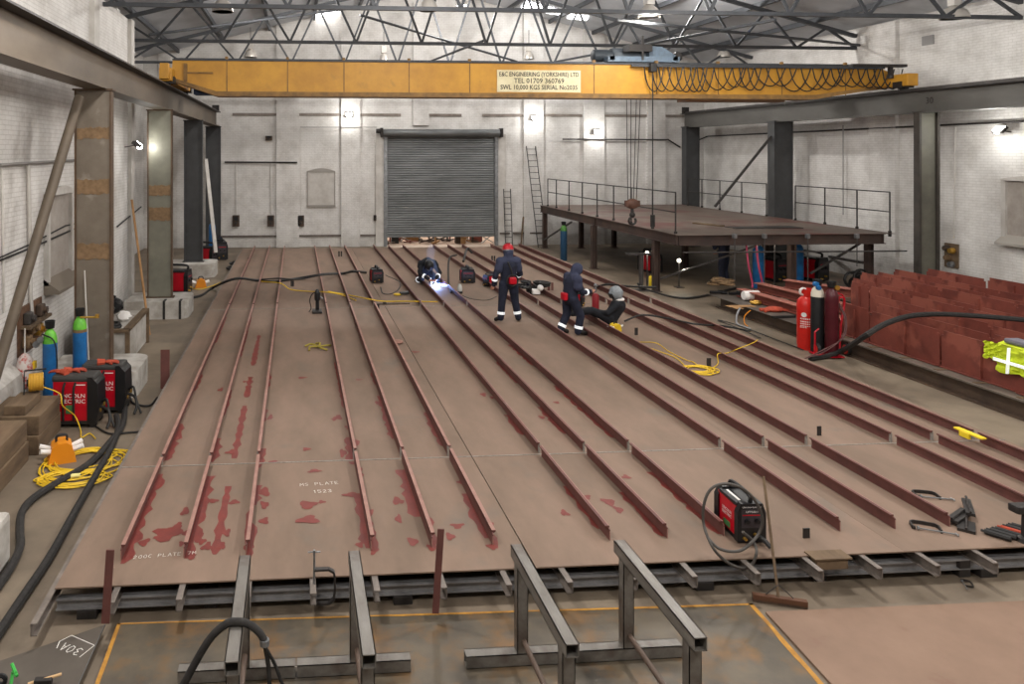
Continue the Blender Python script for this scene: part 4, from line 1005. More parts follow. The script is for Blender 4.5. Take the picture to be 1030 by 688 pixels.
MB().lathe([(.09,0),(.1,.02),(.1,.32),(.07,.36)],(0,0,0),12).build('body', M('gloss_yellow',(226,196,40)), t, smooth=True); MB().lathe([(.04,.36),(.04,.4)],(0,0,0),8).build('valve', m_steel_d, t)

# ------------------------------------------------------------ gas cylinders
def cylinder(x, y, label, body, sh, h=1.45, r=.115, z=0, cap=True, txt=False, rz=0):
    t = thing('gas_cylinder', label, 'gas cylinder', (x,y,z), rz)
    n = h-.22
    MB().lathe([(r*.9,0),(r,.02),(r,n-.12)],(0,0,0),18).build('body', body, t, smooth=True)
    MB().lathe([(r,n-.12),(r*.97,n-.05),(r*.8,n+.03),(r*.45,n+.09),(r*.3,n+.12)],(0,0,0),18).build('shoulder', sh, t, smooth=True)
    MB().lathe([(r*.28,n+.1),(r*.28,n+.18)],(0,0,0),10).build('valve', m_brass, t)
    g = MB().lathe([(r*.62,n+.12),(r*.72,n+.24),(r*.66,n+.24),(r*.5,n+.12)],(0,0,0),12); g.build('valve_guard', m_blackp, t)
    return t
c1 = cylinder(-4.02,12.55,'blue gas cylinder with green shoulder, left of the pair by the wall',m_cyan,m_green,1.47)
MB().lathe([(.05,-.03),(.055,0),(.05,.03)],(-.12,-.1,1.2),12,'y').lathe([(.05,-.03),(.055,0),(.05,.03)],(-.2,-.06,1.12),12,'y').build('pressure_gauge', m_chrome, c1, smooth=True)
MB().tube(cat_rom([(-.1,-.1,1.3),(.1,-.14,1.2),(.14,-.1,.9),(.13,-.1,.4)],6),.012,6).build('hose', m_black, c1, smooth=True)
c2 = cylinder(-3.63,12.86,'blue gas cylinder with green shoulder, right of the pair, before the column',m_cyan,m_green,1.6)
MB().tube([(.02,-.05,1.48),(.32,-.06,1.48)],.018,6).lathe([(.035,-.03),(.035,.03)],(.3,-.06,1.5),10).build('regulator', m_brass, c2)
MB().lathe([(.117,.95),(.117,1.0)],(0,0,.28),18).build('rusty_band', m_rust, c2)
cylinder(-3.4,30.6,'blue gas cylinder at the far left by the rear columns',m_cyan,m_cyan,1.5,.14)
p = P(771,292,0); cylinder(p.x,22.3,'blue gas cylinder under the platform, left of the front post',m_cyan,m_cyan,1.45,.17); 
p = PY(803,270,22.6); cylinder(p.x,22.6,'blue gas cylinder under the platform, right of the front post',m_cyan,m_cyan,1.45,.15)
p = P(567,262,0); cylinder(p.x,p.y,'tall blue cylinder with green top standing by the platform left edge',M('blue_dim',(36,74,104)),M('green_dim',(70,120,50)),1.5,.13)
# gas trolley with red, black and maroon cylinders
TX, TY = 10.72, 15.0
pr = P(814,352,0)
rc = thing('gas_bottle','bright red gas bottle with white lettering beside the trolley','gas cylinder',(pr.x,pr.y+.1,0))
MB().lathe([(.165,0),(.17,.02),(.165,.06),(.178,.1),(.18,.95),(.165,1.05),(.1,1.13),(.07,1.14)],(0,0,0),22).build('body', m_redc, rc, smooth=True)
MB().lathe([(.11,1.12),(.12,1.3),(.105,1.3),(.1,1.13)],(0.02,0,0),14).build('valve_guard', m_redc, rc)
MB().torus((-.08,-.02,1.24),.07,.025,'y',12,6).build('white_tape', m_wtxt, rc, smooth=True)
mb = MB()
for k,(z,wd) in enumerate(((.66,.2),(.6,.24),(.555,.25),(.51,.2),(.48,.12))):
    for i in range(8):
        if i/8 > wd*4: break
        t0 = -PI/2-1.25+1.5*i/8; t1 = t0+.12
        mb.add([(.182*math.cos(t0),.182*math.sin(t0),z),(.182*math.cos(t1),.182*math.sin(t1),z),(.182*math.cos(t1),.182*math.sin(t1),z+.028-.003*k),(.182*math.cos(t0),.182*math.sin(t0),z+.028-.003*k)],[(0,1,2,3)])
mb.build('lettering', m_wtxt, rc)
mb = MB(); 
vs = []
for k in range(14):
    a_ = 2*PI*k/14; tt = -PI/2-.85+math.cos(a_)*.3; vs.append((.1825*math.cos(tt),.1825*math.sin(tt),.76+.05*math.sin(a_)))
mb.add(vs,[tuple(range(14))]).build('round_mark', m_wtxt, rc)
tx = P(838,366,0); tx = Vector((11.05,14.72,0))
tr = thing('gas_trolley','red two wheeled gas cylinder trolley with curved handle, beside the red plates','trolley',tx,-.15)
f = MB()
for s in (0,1):
    f.tube(cat_rom([(.14+.14*s,.12,.1),(.2+.15*s,.2,.6),(.32+.14*s,.28,1.0),(.36+.1*s,.28,1.18)],5),.022,8)
f.tube([(.36,.28,1.18),(.46,.28,1.18)],.02,8); f.tube([(-.02,.16,.4),(.24,.16,.4)],.016,6); f.tube([(0,.22,.75),(.26,.22,.75)],.016,6)
f.tube(cat_rom([(.02,.1,1.28),(.2,.18,1.3),(.4,.26,1.24),(.46,.28,1.16)],6),.016,6)
f.box((-.3,-.22,.03),(.2,.2,.05)); f.tube([(-.38,-.2,.05),(-.38,-.2,.55),(-.3,-.2,.62)],.016,6)
f.build('frame', m_redm, tr)
for s in (-.2,.4):
    w_ = MB().lathe([(.1,-.03),(.13,-.03),(.13,.03),(.1,.03)],(s,.08,.13),18,'x').build('wheel', m_black, tr)
    MB().lathe([(.03,-.04),(.1,-.035),(.1,.035),(.03,.04)],(s,.08,.13),12,'x').build('wheel_hub', m_redc, w_)
MB().tube([(-.2,.08,.13),(.4,.08,.13)],.014,6).build('axle', m_steel, tr)
ck = cylinder(tx.x-.1,tx.y+.2,'black gas cylinder with cream shoulder carried on the trolley',M('cyl_black',(30,30,32)),M('cream',(214,206,190)),1.5,.125,z=.05)
cm = cylinder(tx.x+.02,tx.y-.06,'maroon gas cylinder carried on the trolley',m_maroon,m_maroon,1.5,.125,z=.05)
MB().lathe([(.05,-.04),(.055,0),(.05,.04)],(-.08,-.06,1.43),12,'y').lathe([(.045,-.03),(.05,0),(.045,.03)],(-.05,-.1,1.36),12,'y').build('pressure_gauge', m_cyan, ck, smooth=True)
MB().lathe([(.05,-.04),(.055,0),(.05,.04)],(.06,-.06,1.4),12,'y').build('pressure_gauge', m_brass, cm, smooth=True)
hs = MB()
for k,(dx,col) in enumerate(((0,0),(.03,0))):
    hs.tube(cat_rom([(tx.x+.2+dx,tx.y-.0,1.1),(tx.x+.26+dx,tx.y-.12,.8),(tx.x+.1+dx,tx.y-.25,.45),(tx.x-.35,tx.y-.35+.03*k,.2+.03*k),(tx.x-.75,tx.y-.3,.05)],8),.012,6)
solo('gas_hose', hs, M('hose_redgrey',(92,58,56)), 'bundle of thin gas hoses sweeping down from the trolley','hose', smooth=True)

# ------------------------------------------------------------ steel stack at the right
def ib(name,x0,x1,y0,y1,z0,h,mat,label,group=None,mt=None,tf=.03):
    t = thing(name,label,'steel beam',((x0+x1)/2,(y0+y1)/2,z0),0,group)
    MB().box((x0,y0,z0+h-tf),(x1,y1,z0+h)).build('top_flange', mt or mat, t, True)
    MB().box((x0,y0,z0),(x1,y1,z0+tf)).build('bottom_flange', mat, t, True)
    xm=(x0+x1)/2; MB().box((xm-.012,y0,z0+tf),(xm+.012,y1,z0+h-tf)).build('web', mat, t, True)
    return t
m_bigb = M('big_beam_dark',(98,80,66),(74,62,54),2,.5,.1)
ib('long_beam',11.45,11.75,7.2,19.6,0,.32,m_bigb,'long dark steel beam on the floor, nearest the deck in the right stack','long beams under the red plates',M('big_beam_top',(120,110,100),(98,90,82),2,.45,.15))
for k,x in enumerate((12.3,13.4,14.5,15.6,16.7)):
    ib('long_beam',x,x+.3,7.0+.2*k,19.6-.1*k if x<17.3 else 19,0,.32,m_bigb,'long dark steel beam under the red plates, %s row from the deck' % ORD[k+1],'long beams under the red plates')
ib('long_beam',11.8,12.2,15.6,19.2,0,.30,m_bigb,'short dark beam under the scattered tools beside the platform')
rp = random.Random(44)
rowsR = [(11.75,8.0,15.3,.66,1.75),(12.05,8.4,15.2,.5,1.5),(12.75,8.2,16.0,.58,1.4),(13.25,8.3,16.2,.62,1.6),(13.95,8.5,17.8,.66,1.5),(14.6,8.6,18.6,.6,1.3),(15.3,8.8,19.2,.68,1.6),(16.0,9.0,19.6,.62,1.4),(16.55,9.2,19.8,.66,1.7),(17.05,9.4,19.3,.8,1.45)]
for r,(x,y0,y1,h,L0) in enumerate(rowsR):
    y = y0; k = 0
    while y < y1-.5:
        L = min(L0*rp.uniform(.8,1.2), y1-y); hh = h*rp.uniform(.97,1.04)
        c = .05
        prof = [(0,0),(L,0),(L,hh-c*1.6),(L-c,hh-c*1.6),(L-c,hh),(c,hh),(c,hh-c*1.2),(0,hh-c*1.2)]
        t = thing('notched_plate','notched red plate, %s from the camera, %s row right of the deck' % (ORD[k],ORD[r]),'steel plate',(x+rp.uniform(-.04,.04),y,.33),rp.uniform(-.01,.01),'notched red plates standing in rows')
        m = MB().prism(prof,0,-.008,.008); m.build('web_plate', m_redpl, t)
        s = -1
        MB().box((-.07,0,0),(.07,L,.014)).build('flange_strip', m_redpl, t)
        MB().box((-.06,L*.45,.014),(-.008,L*.45+.012,hh*.9)).build('stiffener_rib', m_redpl, t)
        y += L+.02; k += 1
for q in range(15):
    y = 7.9+.78*q
    solo('cross_bearer', MB().box((11.5 if y<15.5 else 13.4,y,.321),(17.35,y+.09,.33)), m_wood, 'thin bearer across the long beams under the red plates, %s from the camera' % ORD[q],'bearer', group='bearers under the red plates')
# long pinkish topped beams lying above
for k,(u0,v0,u1,v1,z,lb) in enumerate(((762,284,852,306,.62,'long red beam with pink top, nearest the tools'),(790,281,897,296,.78,'long red beam with pink top, running behind the trolley'),(745,290,850,320,.56,'lower red beam partly under the pink topped ones'))):
    a = P(u0,v0,z); b = P(u1,v1,z)
    t = thing('red_beam',lb,'steel beam',(a+b)/2-Vector((0,0,.2)),0,None)
    d = (b-a).normalized(); 
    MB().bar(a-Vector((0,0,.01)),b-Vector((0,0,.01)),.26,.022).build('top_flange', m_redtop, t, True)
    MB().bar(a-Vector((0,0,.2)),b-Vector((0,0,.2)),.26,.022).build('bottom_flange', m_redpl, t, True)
    MB().bar(a-Vector((0,0,.1)),b-Vector((0,0,.1)),.014,.18).build('web', m_redpl, t, True)
    for q,pp in enumerate((a+(b-a)*.1,a+(b-a)*.9)):
        solo('timber_support', MB().bbox((pp.x-.08,pp.y-.15,0),(pp.x+.08,pp.y+.15,z-.215),.01), m_wood, '%s timber support under the %s' % ('far' if q==0 else 'near', lb.replace(' with pink top','')),'timber')
# tools on the beam top near the platform
tz = .33
def on_t(u,v,z=.33): return P(u,v,z)
solo('tool_table_plate', MB().box((11.35,16.2,.3205),(12.9,19.9,.326)), M('tt',(96,86,78),(76,70,64),3,.5), 'dark flat plate under the scattered tools','steel plate')
items = [(728,288,'rope_heap','heap of tan rope and rags on the tool plate',M('rope_tan',(150,122,90),(110,88,64),14,.9),'rags'),(722,296,'angle_grinder','black angle grinder on the tool plate, leftmost',m_blackp,'grinder'),
         (741,297,'angle_grinder','black grinder with chrome guard on the tool plate, middle',m_blackp,'grinder'),(755,302,'white_tub','white printed tub lying on the tool plate',m_wtxt,'tub'),(760,306,'tape_roll','brass coloured roll in front of the white tub',m_brass,'roll'),
         (745,308,'cardboard_sheet','piece of brown cardboard hanging over the tool plate edge',m_woodl,'cardboard'),(779,313,'red_glove','red glove heap on the tool plate near the red bottle',m_leather,'gloves'),(789,320,'steel_bar_end','short black bar on the plate edge near the red bottle',m_black,'bar')]
for (u,v,nm,lb,mt,ct) in items:
    p = P(u,v,.33); mb = MB()
    if 'rope' in nm:
        rr = random.Random(2)
        for k in range(9): mb.torus((rr.uniform(-.25,.25),rr.uniform(-.2,.2),.04+.02*k),rr.uniform(.1,.2),.03,'z',14,6)
    elif 'grinder' in nm: mb.tube([(-.22,0,.06),(0,0,.06),(.12,.02,.07)],.04,8).lathe([(.09,.02),(.1,.05),(.04,.08)],(.18,.02,0),14).tube([(.1,.02,.07),(.1,.16,.08)],.018,6)
    elif 'tub' in nm: mb.lathe([(.11,-.2),(.12,-.18),(.13,.2),(.12,.22)],(0,0,.13),16,'x')
    elif 'tape' in nm: mb.torus((0,0,.05),.1,.045,'z',16,8)
    elif 'card' in nm: mb.box((-.35,-.1,0),(.35,.12,.008)).box((-.3,-.3,0),(-.1,-.1,.008))
    elif 'glove' in nm: mb.ball((0,0,.05),.2,8,(1.2,.8,.35)); [mb.tube([(.15*math.cos(a),.12*math.sin(a),.05),(.36*math.cos(a),.25*math.sin(a),.03)],.03,6) for a in (-.6,-.2,.2,.6,2.6,3.1,3.6)]
    else: mb.bar((-.3,0,.03),(.3,.05,.03),.06,.05)
    solo(nm, mb, mt, lb, ct, loc=(p.x,p.y,.327), smooth=True)
# heavy cable over the plates, cables around right side
def cable(pts, r, mat, label, name='floor_cable', n=8, k=8, cat='cable'):
    return solo(name, MB().tube(cat_rom(pts,k),r,n), mat, label, cat, smooth=True)
z9 = 1.02
cable([P(700,343,.03)+Vector((-.2,0,.3)), P(760,352,.38)] and [P(815,361,.04),P(832,358,.06),P(850,351,.25)]+[P(870,338,.9),P(890,326,z9),P(915,318,z9+.04),P(945,316,z9+.06),P(985,318,z9+.05),P(1045,323,z9+.05)],.05,m_hose,'thick dark hose lying across the tops of the red plates')
cable([P(598,289,.34),P(612,286,.5),P(632,288,.34),P(660,289,.33)],.03,m_black,'dark cable looping over the bars behind the two workers')
cable([P(625,287,.33)+Vector((.6,.2,0)),P(650,298,.03)+Vector((.5,1,0)),P(690,300,.03),P(740,290,.03)],.035,m_black,'dark cable on the floor under the platform')
cable([P(628,323,.33),P(645,317,.47),P(665,319,.47),P(700,326,.47),P(728,328,.34),P(755,333,.34)],.022,m_black,'black cable running right from the reclining worker across the bars')
cable([P(765,340,.04),P(745,331,.03),P(722,322,.03),P(742,327,.03),P(790,345,.03),P(808,352,.03)],.012,m_black,'thin dark cable on the floor between the deck and the beams')
cable([P(744,310,.36),P(741,318,.2),P(742,326,.04),P(755,331,.02)],.022,M('hose_grey',(140,140,142)),'short grey hose hanging over the edge of the tool plate')
cable([P(755,312,.36),P(749,318,.2),P(749,325,.04),P(752,328,.02)],.012,m_orange,'short orange hose hanging over the edge of the tool plate')
# hi-vis jacket
jp = P(1012,372,.95); t = thing('hi_vis_jacket','yellow hi vis jacket with silver bands draped over the nearest red plate','jacket',(11.72,jp.y,.9))
yj = 9.85
def drape(x, ysp, z0, z1, seedv, bulge=.05):
    rr = random.Random(seedv); nu, nv = 14, 10; vs = []
    for i in range(nu+1):
        for j in range(nv+1):
            y = ysp[0]+(ysp[1]-ysp[0])*i/nu; z = z0+(z1-z0)*j/nv
            vs.append((x-.03-bulge*abs(math.sin(i*1.3+seedv))*(1-j/nv*.5)-.02*math.sin(j*2.1+i), y+.02*math.sin(j*1.7), z+(.03*math.sin(i*.9) if j==0 else 0)))
    fs = [(i*(nv+1)+j,(i+1)*(nv+1)+j,(i+1)*(nv+1)+j+1,i*(nv+1)+j+1) for i in range(nu) for j in range(nv)]
    return MB().add(vs,fs)
y_a, y_b = y_at(1001,11.7), y_at(1034,11.7)
z_t = 1.06
dm = drape(11.72,(y_b-.6,y_a-.05),.62,z_t,1)
dm.add([(11.69,y_b-.6,z_t),(11.69,y_a-.05,z_t),(11.95,y_a+.02,z_t+.04),(12.05,y_b-.2,z_t+.05)],[(0,1,2,3)])
dm.build('jacket_body', m_hivis, t, True, smooth=True)
dm2 = drape(11.70,(y_a-.16,y_a+.16),.78,z_t,3,.03); dm2.build('sleeve', m_hivis, t, True, smooth=True)
MB().box((11.60,y_b-.6,.78),(11.612,y_a-.06,.83)).bar((11.612,y_a-.3,.62),(11.61,y_a-.33,1.05),.012,.05).build('reflective_band', m_refl, t, True)
MB().bbox((11.74,y_b-.5,z_t+.02),(12.0,y_a-.1,z_t+.1),.04).build('grey_lining', M('lining_grey',(110,108,118)), t, True)
# small yellow glove on far bar
p = P(975,434,DZ+.17); solo('yellow_glove', MB().bbox((p.x-.05,p.y-.22,DZ+.141),(p.x+.04,p.y+.2,DZ+.165),.015).bbox((p.x-.06,p.y-.05,DZ+.08),(p.x-.02,p.y+.1,DZ+.155),.01), M('glove_yellow',(230,200,40)), 'small yellow glove on the rightmost stiffener bar','glove')

# ------------------------------------------------------------ welding machines
def welder_small(x, y, z, rz, label, s=1.0, txt=False, name='welding_machine', big=False):
    t = thing(name, label, 'welding machine', (x,y,z), rz)
    # front faces -Y; local sizes
    W, L, H = .24*s, .5*s, .40*s
    MB().bbox((-W/2,.05*s,.05*s),(W/2,L-.05*s,H),.02*s).build('casing', m_redm, t)
    fr = MB().prism([(-W/2-.012*s,.02*s),(W/2+.012*s,.02*s),(W/2+.012*s,H*.8),(W/2-.02*s,H+.02*s),(-W/2+.02*s,H+.02*s),(-W/2-.012*s,H*.8)],1,0,.07*s)
    fr.build('front_panel', m_blackp, t)
    MB().prism([(-W/2-.015*s,.02*s),(W/2+.015*s,.02*s),(W/2+.015*s,H*.85),(W/2-.03*s,H+.03*s),(-W/2+.03*s,H+.03*s),(-W/2-.015*s,H*.85)],1,L-.09*s,L).build('rear_panel', m_blackp, t)
    MB().bbox((-W/2+.0*s,.05*s,H-.05*s),(W/2-.0*s,L-.06*s,H+.012*s),.02*s).build('top_cover', m_blackp, t)
    MB().tube(cat_rom([(0,.04*s,H),(0,.06*s,H+.09*s),(0,L-.08*s,H+.09*s),(0,L-.05*s,H)],4),.02*s,8).build('handle', m_blackp, t, smooth=True)
    for sx in (-1,1): MB().box((sx*W*.35-.02*s,.05*s,0),(sx*W*.35+.02*s,L-.05*s,.05*s)).build('foot', m_blackp, t)
    pn = MB().box((-W*.4,-.004,H*.42),(W*.4,.0,H*.9)).build('control_panel', M('panel_grey',(58,52,56)), t)
    for sx in (-1,1):
        MB().lathe([(.022*s,-.03*s),(.024*s,0)],(sx*W*.2,0,H*.60),12,'y').build('knob', m_blackp, t)
        MB().lathe([(.014*s,-.035*s),(.018*s,0)],(sx*W*.2-.02*s,0,H*.2+.02*s*sx),10,'y').build('socket', m_brass, t)
    MB().box((-W*.36,-.006,H*.74),(W*.36,-.003,H*.77)).build('red_stripe', m_redm, t)
    return t
# front machine
fm = welder_small(4.58,7.19,DZ,-.04,'red and black welding machine at the front of the deck with a looped grey cable',1.12,name='welding_machine')
fm.scale = (1,.8,.86)
S=1.12; W=.24*S; H=.4*S
MB().box((-W/2+.05,.12,H+.013),(-W/2+.075,.42,H+.018)).build('white_label', m_wtxt, fm)
text_mesh('lettering','LINCOLN\nELECTRIC',.05,m_wtxt,(-W/2-.002,.28,.26),(PI/2,0,-PI/2),fm,.0005)
text_mesh('lettering','LINCOLN ELECTRIC',.022,m_wtxt,(0,-.006,H*.96),(PI/2,0,0),fm,.0005)
text_mesh('lettering','UFT500.1',.032,m_wtxt,(0,-.006,H*.84),(PI/2,0,0),fm,.0005)
MB().box((-W/2-.002,.2,.09),(-W/2,.36,.16)).build('green_sticker', M('sticker_green',(70,120,70)), fm)
cp = [P(746,537,.36)+Vector((0,-.05,.05)), P(757,547,.33), P(762,556,.30)+Vector((0,-.05,0)), P(757,569,.2), P(744,571,.15), P(727,562,.3), P(712,540,.34), P(707,516,.5), P(712,497,.72), P(727,487,.86), P(748,492,.84), P(763,508,.65), P(767,524,.45), P(760,542,.36), P(742,554,.34), P(722,552,.34), P(708,538,.34)]
cp = [PY(747,535,7.4),PY(757,546,7.25),PY(761,556,7.0),PY(756,568,6.72),PY(744,571,6.66),PY(728,563,6.7),PY(716,549,7.0),PY(708,528,7.35),PY(708,508,7.4),PY(715,492,7.35),PY(730,486.5,7.3),PY(748,492,7.28),PY(761,506,7.28),PY(767,524,7.3),PY(761,542,7.3),PY(744,554,7.25),PY(724,552,7.3),PY(712,541,7.4)]
cp = [PY(u_,v_,(6.87 if v_ > 547 else 7.04)) for (u_,v_) in ((747,535),(757,544),(761,555),(756,568),(744,571),(728,563),(716,549),(708,528),(708,508),(715,492),(730,486.5),(748,492),(761,506),(767,524),(761,540),(744,554),(724,552),(712,541))]
solo('looped_welding_cable', MB().tube(cat_rom(cp,8),.014,8), M('cable_grey',(74,70,66)), 'grey brown cable looped twice around the front welding machine','cable', smooth=True)
MB().tube([(.06,-.01,.1),(.09,-.1,.08),(.12,-.16,.03)],.024,8).build('plug', m_black, fm, smooth=True)
# two big red machines at left
def big_welder(x,y,rz,label,gl):
    t = thing('welding_machine', label, 'welding machine', (x,y,0), rz)
    # long side faces -Y ; front end toward +X
    L, W, H = .66,.34,.80
    MB().bbox((0,0,.1),(L-.1,W,H-.08),.02).build('casing', m_redm, t)
    MB().prism([(L-.13,.08),(L,.08),(L+.05,.25),(L+.03,H-.12),(L-.06,H-.02),(L-.13,H-.02)],1,-.015,W+.015).build('front_panel', m_blackp, t)
    MB().bbox((-.02,-.01,H-.1),(L-.02,W+.01,H),.04).build('top_cover', M('cover_grey',(62,60,58)), t)
    MB().box((-.02,-.01,.06),(L,W+.01,.11)).build('base_tray', m_steel_d, t)
    for (wx,wy) in ((.08,.03),(.08,W-.03),(L-.05,.03),(L-.05,W-.03)):
        MB().lathe([(.02,-.02),(.06,-.02),(.06,.02),(.02,.02)],(wx,wy,.06),12,'y').build('wheel', m_black, t)
    for bx in (.17,.33):
        MB().tube(cat_rom([(bx,-.02,.12),(bx,-.03,.4),(bx,-.03,.6),(bx+.02,-.0,.7)],4),.018,6).build('strap', m_black, t)
    text_mesh('lettering','LINCOLN\nELECTRIC',.085,m_wtxt,(.29,-.004,.45),(PI/2,0,0),t,.001,sx=1.15)
    MB().box((.36,-.003,.655),(.5,-.001,.67)).build('white_label', m_wtxt, t)
    if gl: MB().box((.2,-.004,.22),(.32,-.001,.35)).build('green_sticker', M('sticker_green',(70,120,70)), t)
    for k in range(3): MB().lathe([(.03,0),(.03,.04)],(L+.02,.08+.09*k,.25+.02*k),10,'x').build('socket', m_brass, t)
    MB().tube(cat_rom([(L+.05,.1,.3),(L+.18,.05,.25),(L+.22,-.02,.12),(L+.2,-.1,.03)],5),.022,8).tube(cat_rom([(L+.05,.16,.35),(L+.14,.1,.4),(L+.2,.05,.2),(L+.3,-.05,.03)],5),.018,8).build('lead', m_black, t, smooth=True)
    return t
big_welder(-3.74,11.8,-.06,'large red welding machine beside the timber blocks, leather glove on top',True)
big_welder(-3.46,12.4,-.06,'large red welding machine behind and right of the other',False)
def glove(x,y,z,rz,label,mat=None):
    t = thing('work_glove', label, 'glove', (x,y,z), rz)
    mb = MB().ball((0,0,.03),.07,8,(1.1,.75,.4)).tube([(-.06,0,.03),(-.18,0,.03)],.05,8,radii=[.045,.06])
    mb.build('palm', mat or m_leather, t, smooth=True)
    for k in range(4): MB().tube([(.05,-.04+.027*k,.03),(.11+.015*(k in (1,2)),-.05+.033*k,.025),(.15,-.055+.035*k,.0)],.016,6).build('finger', mat or m_leather, t, smooth=True)
    MB().tube([(.0,-.05,.03),(.05,-.1,.015)],.018,6).build('thumb', mat or m_leather, t, smooth=True)
glove(-3.7,11.95,.8,2.6,'tan leather glove on the left end of the nearer red machine')
glove(-3.45,12.02,.8,.3,'tan leather glove in the middle of the nearer red machine')
glove(-3.05,12.45,.8,.2,'tan leather glove on top of the farther red machine')
# small machines on the deck
def at_deck(u,v): return P(u,v,DZ)
p = at_deck(380,285); welder_small(p.x,p.y,DZ,.1,'small red and black welding machine on the deck, left of the crouching welder',1.0).scale = (1.35,.8,1.0)
p = at_deck(471,285); welder_small(p.x,p.y,DZ,-.1,'small red and black welding machine on the deck, right of the crouching welder',1.0).scale = (1.6,.9,1.0)
p = at_deck(505,288); welder_small(p.x-.5,p.y,DZ,-1.0,'small red machine partly hidden behind the red helmeted worker',.8)
p = at_deck(590,310); welder_small(p.x,p.y+.2,DZ,.9,'black and chrome machine on the deck between the two right workers',.85)
t = thing('red_canister','red canister with chrome top behind the reclining worker','canister',tuple(at_deck(599,314)))
MB().lathe([(.08,0),(.085,.02),(.085,.4),(.05,.46)],(0,0,0),14).build('body', M('canister_red',(130,24,32)), t, smooth=True); MB().tube([(0,0,.5),(0,0,.62),(.05,0,.66)],.025,8).ball((0,0,.66),.045,6).build('valve', m_chrome, t, smooth=True)
t = thing('wire_feeder','tangle of black leads and white fittings on the deck behind the red helmeted worker','cable heap',tuple(at_deck(536,295)))
mb = MB(); rr = random.Random(9)
for k in range(10): mb.torus((rr.uniform(-.35,.35),rr.uniform(-.25,.25),.1+.025*k),rr.uniform(.1,.2),.035,rr.choice(['z','y','x','z']),14,6)
mb.build('leads', m_black, t, smooth=True); MB().bbox((-.1,-.3,.02),(.12,-.12,.16),.03).ball((.12,-.28,.2),.09,8).build('white_fitting', m_wtxt, t, smooth=True)
t = thing('fume_extractor_foot','small white bottle with a black base on the deck beside a cable','bottle',tuple(at_deck(462.5,295)))
MB().lathe([(.1,0),(.11,.05),(.1,.1)],(0,0,0),12).build('base', m_black, t); t.scale = (.75,.75,.62); MB().lathe([(.09,.1),(.1,.2),(.07,.36),(.04,.42)],(0,0,0),12).build('body', M('bottle_grey',(190,190,186)), t, smooth=True)
cable([at_deck(454,295)+Vector((0,0,.02)),at_deck(451,282)+Vector((0,0,.05)),at_deck(452,272)+Vector((0,0,.4)),at_deck(459,265)+Vector((0,0,.3))],.03,m_hose,'black hose rising in an arch left of the right small machine')
cable([at_deck(466,272)+Vector((0,0,.3)),at_deck(470,266)+Vector((0,0,.55)),at_deck(475,266)+Vector((0,0,.4))],.04,m_black,'short black hose arching over the right small machine')
cable([at_deck(464,297),at_deck(475,301),at_deck(490,302),at_deck(500,298)],.014,m_black,'thin black cable on the deck curving to the red helmeted worker')
cable([at_deck(383,289),at_deck(385,295),at_deck(392,296),at_deck(400,292),at_deck(402,284),at_deck(388,277)],.018,m_black,'black cable looped right of the left small machine')
zc = Vector((0,0,.19))
cable([P(160,300,.03),P(175,301,.03),P(200,298,.03),P(213,290,.04),P(225,284,.35)+zc*0,P(240,280,.48),P(258,282,.34),P(275,283,.34),P(300,280,.34),P(325,276,.48),P(345,275,.34),P(355,273,.48),P(368,274,.34)],.04,m_black,'long black hose crossing the deck from the left to the small machine')
cable([P(258,281.5,.34),P(280,280,.48),P(300,281,.34),P(322,277,.48),P(340,275.5,.48)],.022,m_black,'second black cable beside the long hose across the deck')
cable([P(262,283,.33),P(282,285,.48),P(292,291,.33),P(310,293,.33),P(330,294,.48),P(345,297,.33),P(358,302,.33)],.015,m_cabley,'yellow cable winding across the deck past the tool stand')
cable([P(330,293,.48),P(352,297,.33),P(372,301,.48),P(385,303,.33),P(405,303,.34),P(440,303.5,.48)],.015,m_cabley,'straight yellow cable on the deck in front of the crouching welder')
# tool stand on the deck
p = at_deck(319,314); t = thing('magnetic_drill','upright dark tool stand with a cable on the deck, left of centre','tool stand',tuple(p))
MB().bbox((-.12,-.2,0),(.12,.15,.06),.015).build('base', m_steel_d, t); MB().bbox((-.04,-.02,.06),(.05,.06,.5),.01).lathe([(.06,.3),(.07,.32),(.07,.5),(.03,.58)],(0,-.06,0),12).build('column', m_blackp, t)
MB().tube(cat_rom([(-.02,0,.5),(-.12,0,.45),(-.18,0,.3),(-.15,0,.1),(-.2,-.05,.02)],5),.014,6).build('lead', m_black, t, smooth=True); MB().tube([(.04,0,.4),(.14,-.04,.34)],.014,6).build('handle', m_chrome, t)
t = thing('yellow_rag','small crumpled yellow and black strap on the deck','strap',tuple(at_deck(320,350)))
mb = MB(); [mb.tube(cat_rom([(0,0,.03),(.18*math.cos(a),.2*math.sin(a),.05),(.28*math.cos(a+.4),.3*math.sin(a+.4),.02)],4),.02,6) for a in (0,1.3,2.4,3.6,5.0)]; mb.build('strap_body', M('rag_olive',(150,134,50)), t, smooth=True)
t = thing('angle_grinder','black grinder with a yellow disc on the deck near the crouching welder','grinder',tuple(at_deck(403,297)))
MB().tube([(-.02,0,.05),(.22,.05,.06)],.045,8).build('body', m_blackp, t, smooth=True); MB().lathe([(.1,0),(.1,.03)],(-.1,-.02,.02),14).build('disc', m_cabley, t)
t = thing('flat_tool','dark flat blade shaped tool lying on the deck across the seam','tool',tuple(at_deck(393,306)))
MB().prism([(-.35,-.04),(.1,-.06),(.5,.0),(.1,.05),(-.35,.04)],2,0,.02).box((-.2,-.06,0),(-.12,.06,.06)).build('blade', m_scrap, t)
solo('rag_scrap', MB().ball((0,0,.03),.1,8,(1.2,1.4,.3)), M('rag_pink',(150,110,96)), 'small crumpled rag on the deck by the longitudinal seam','rag', loc=tuple(at_deck(400,345)))
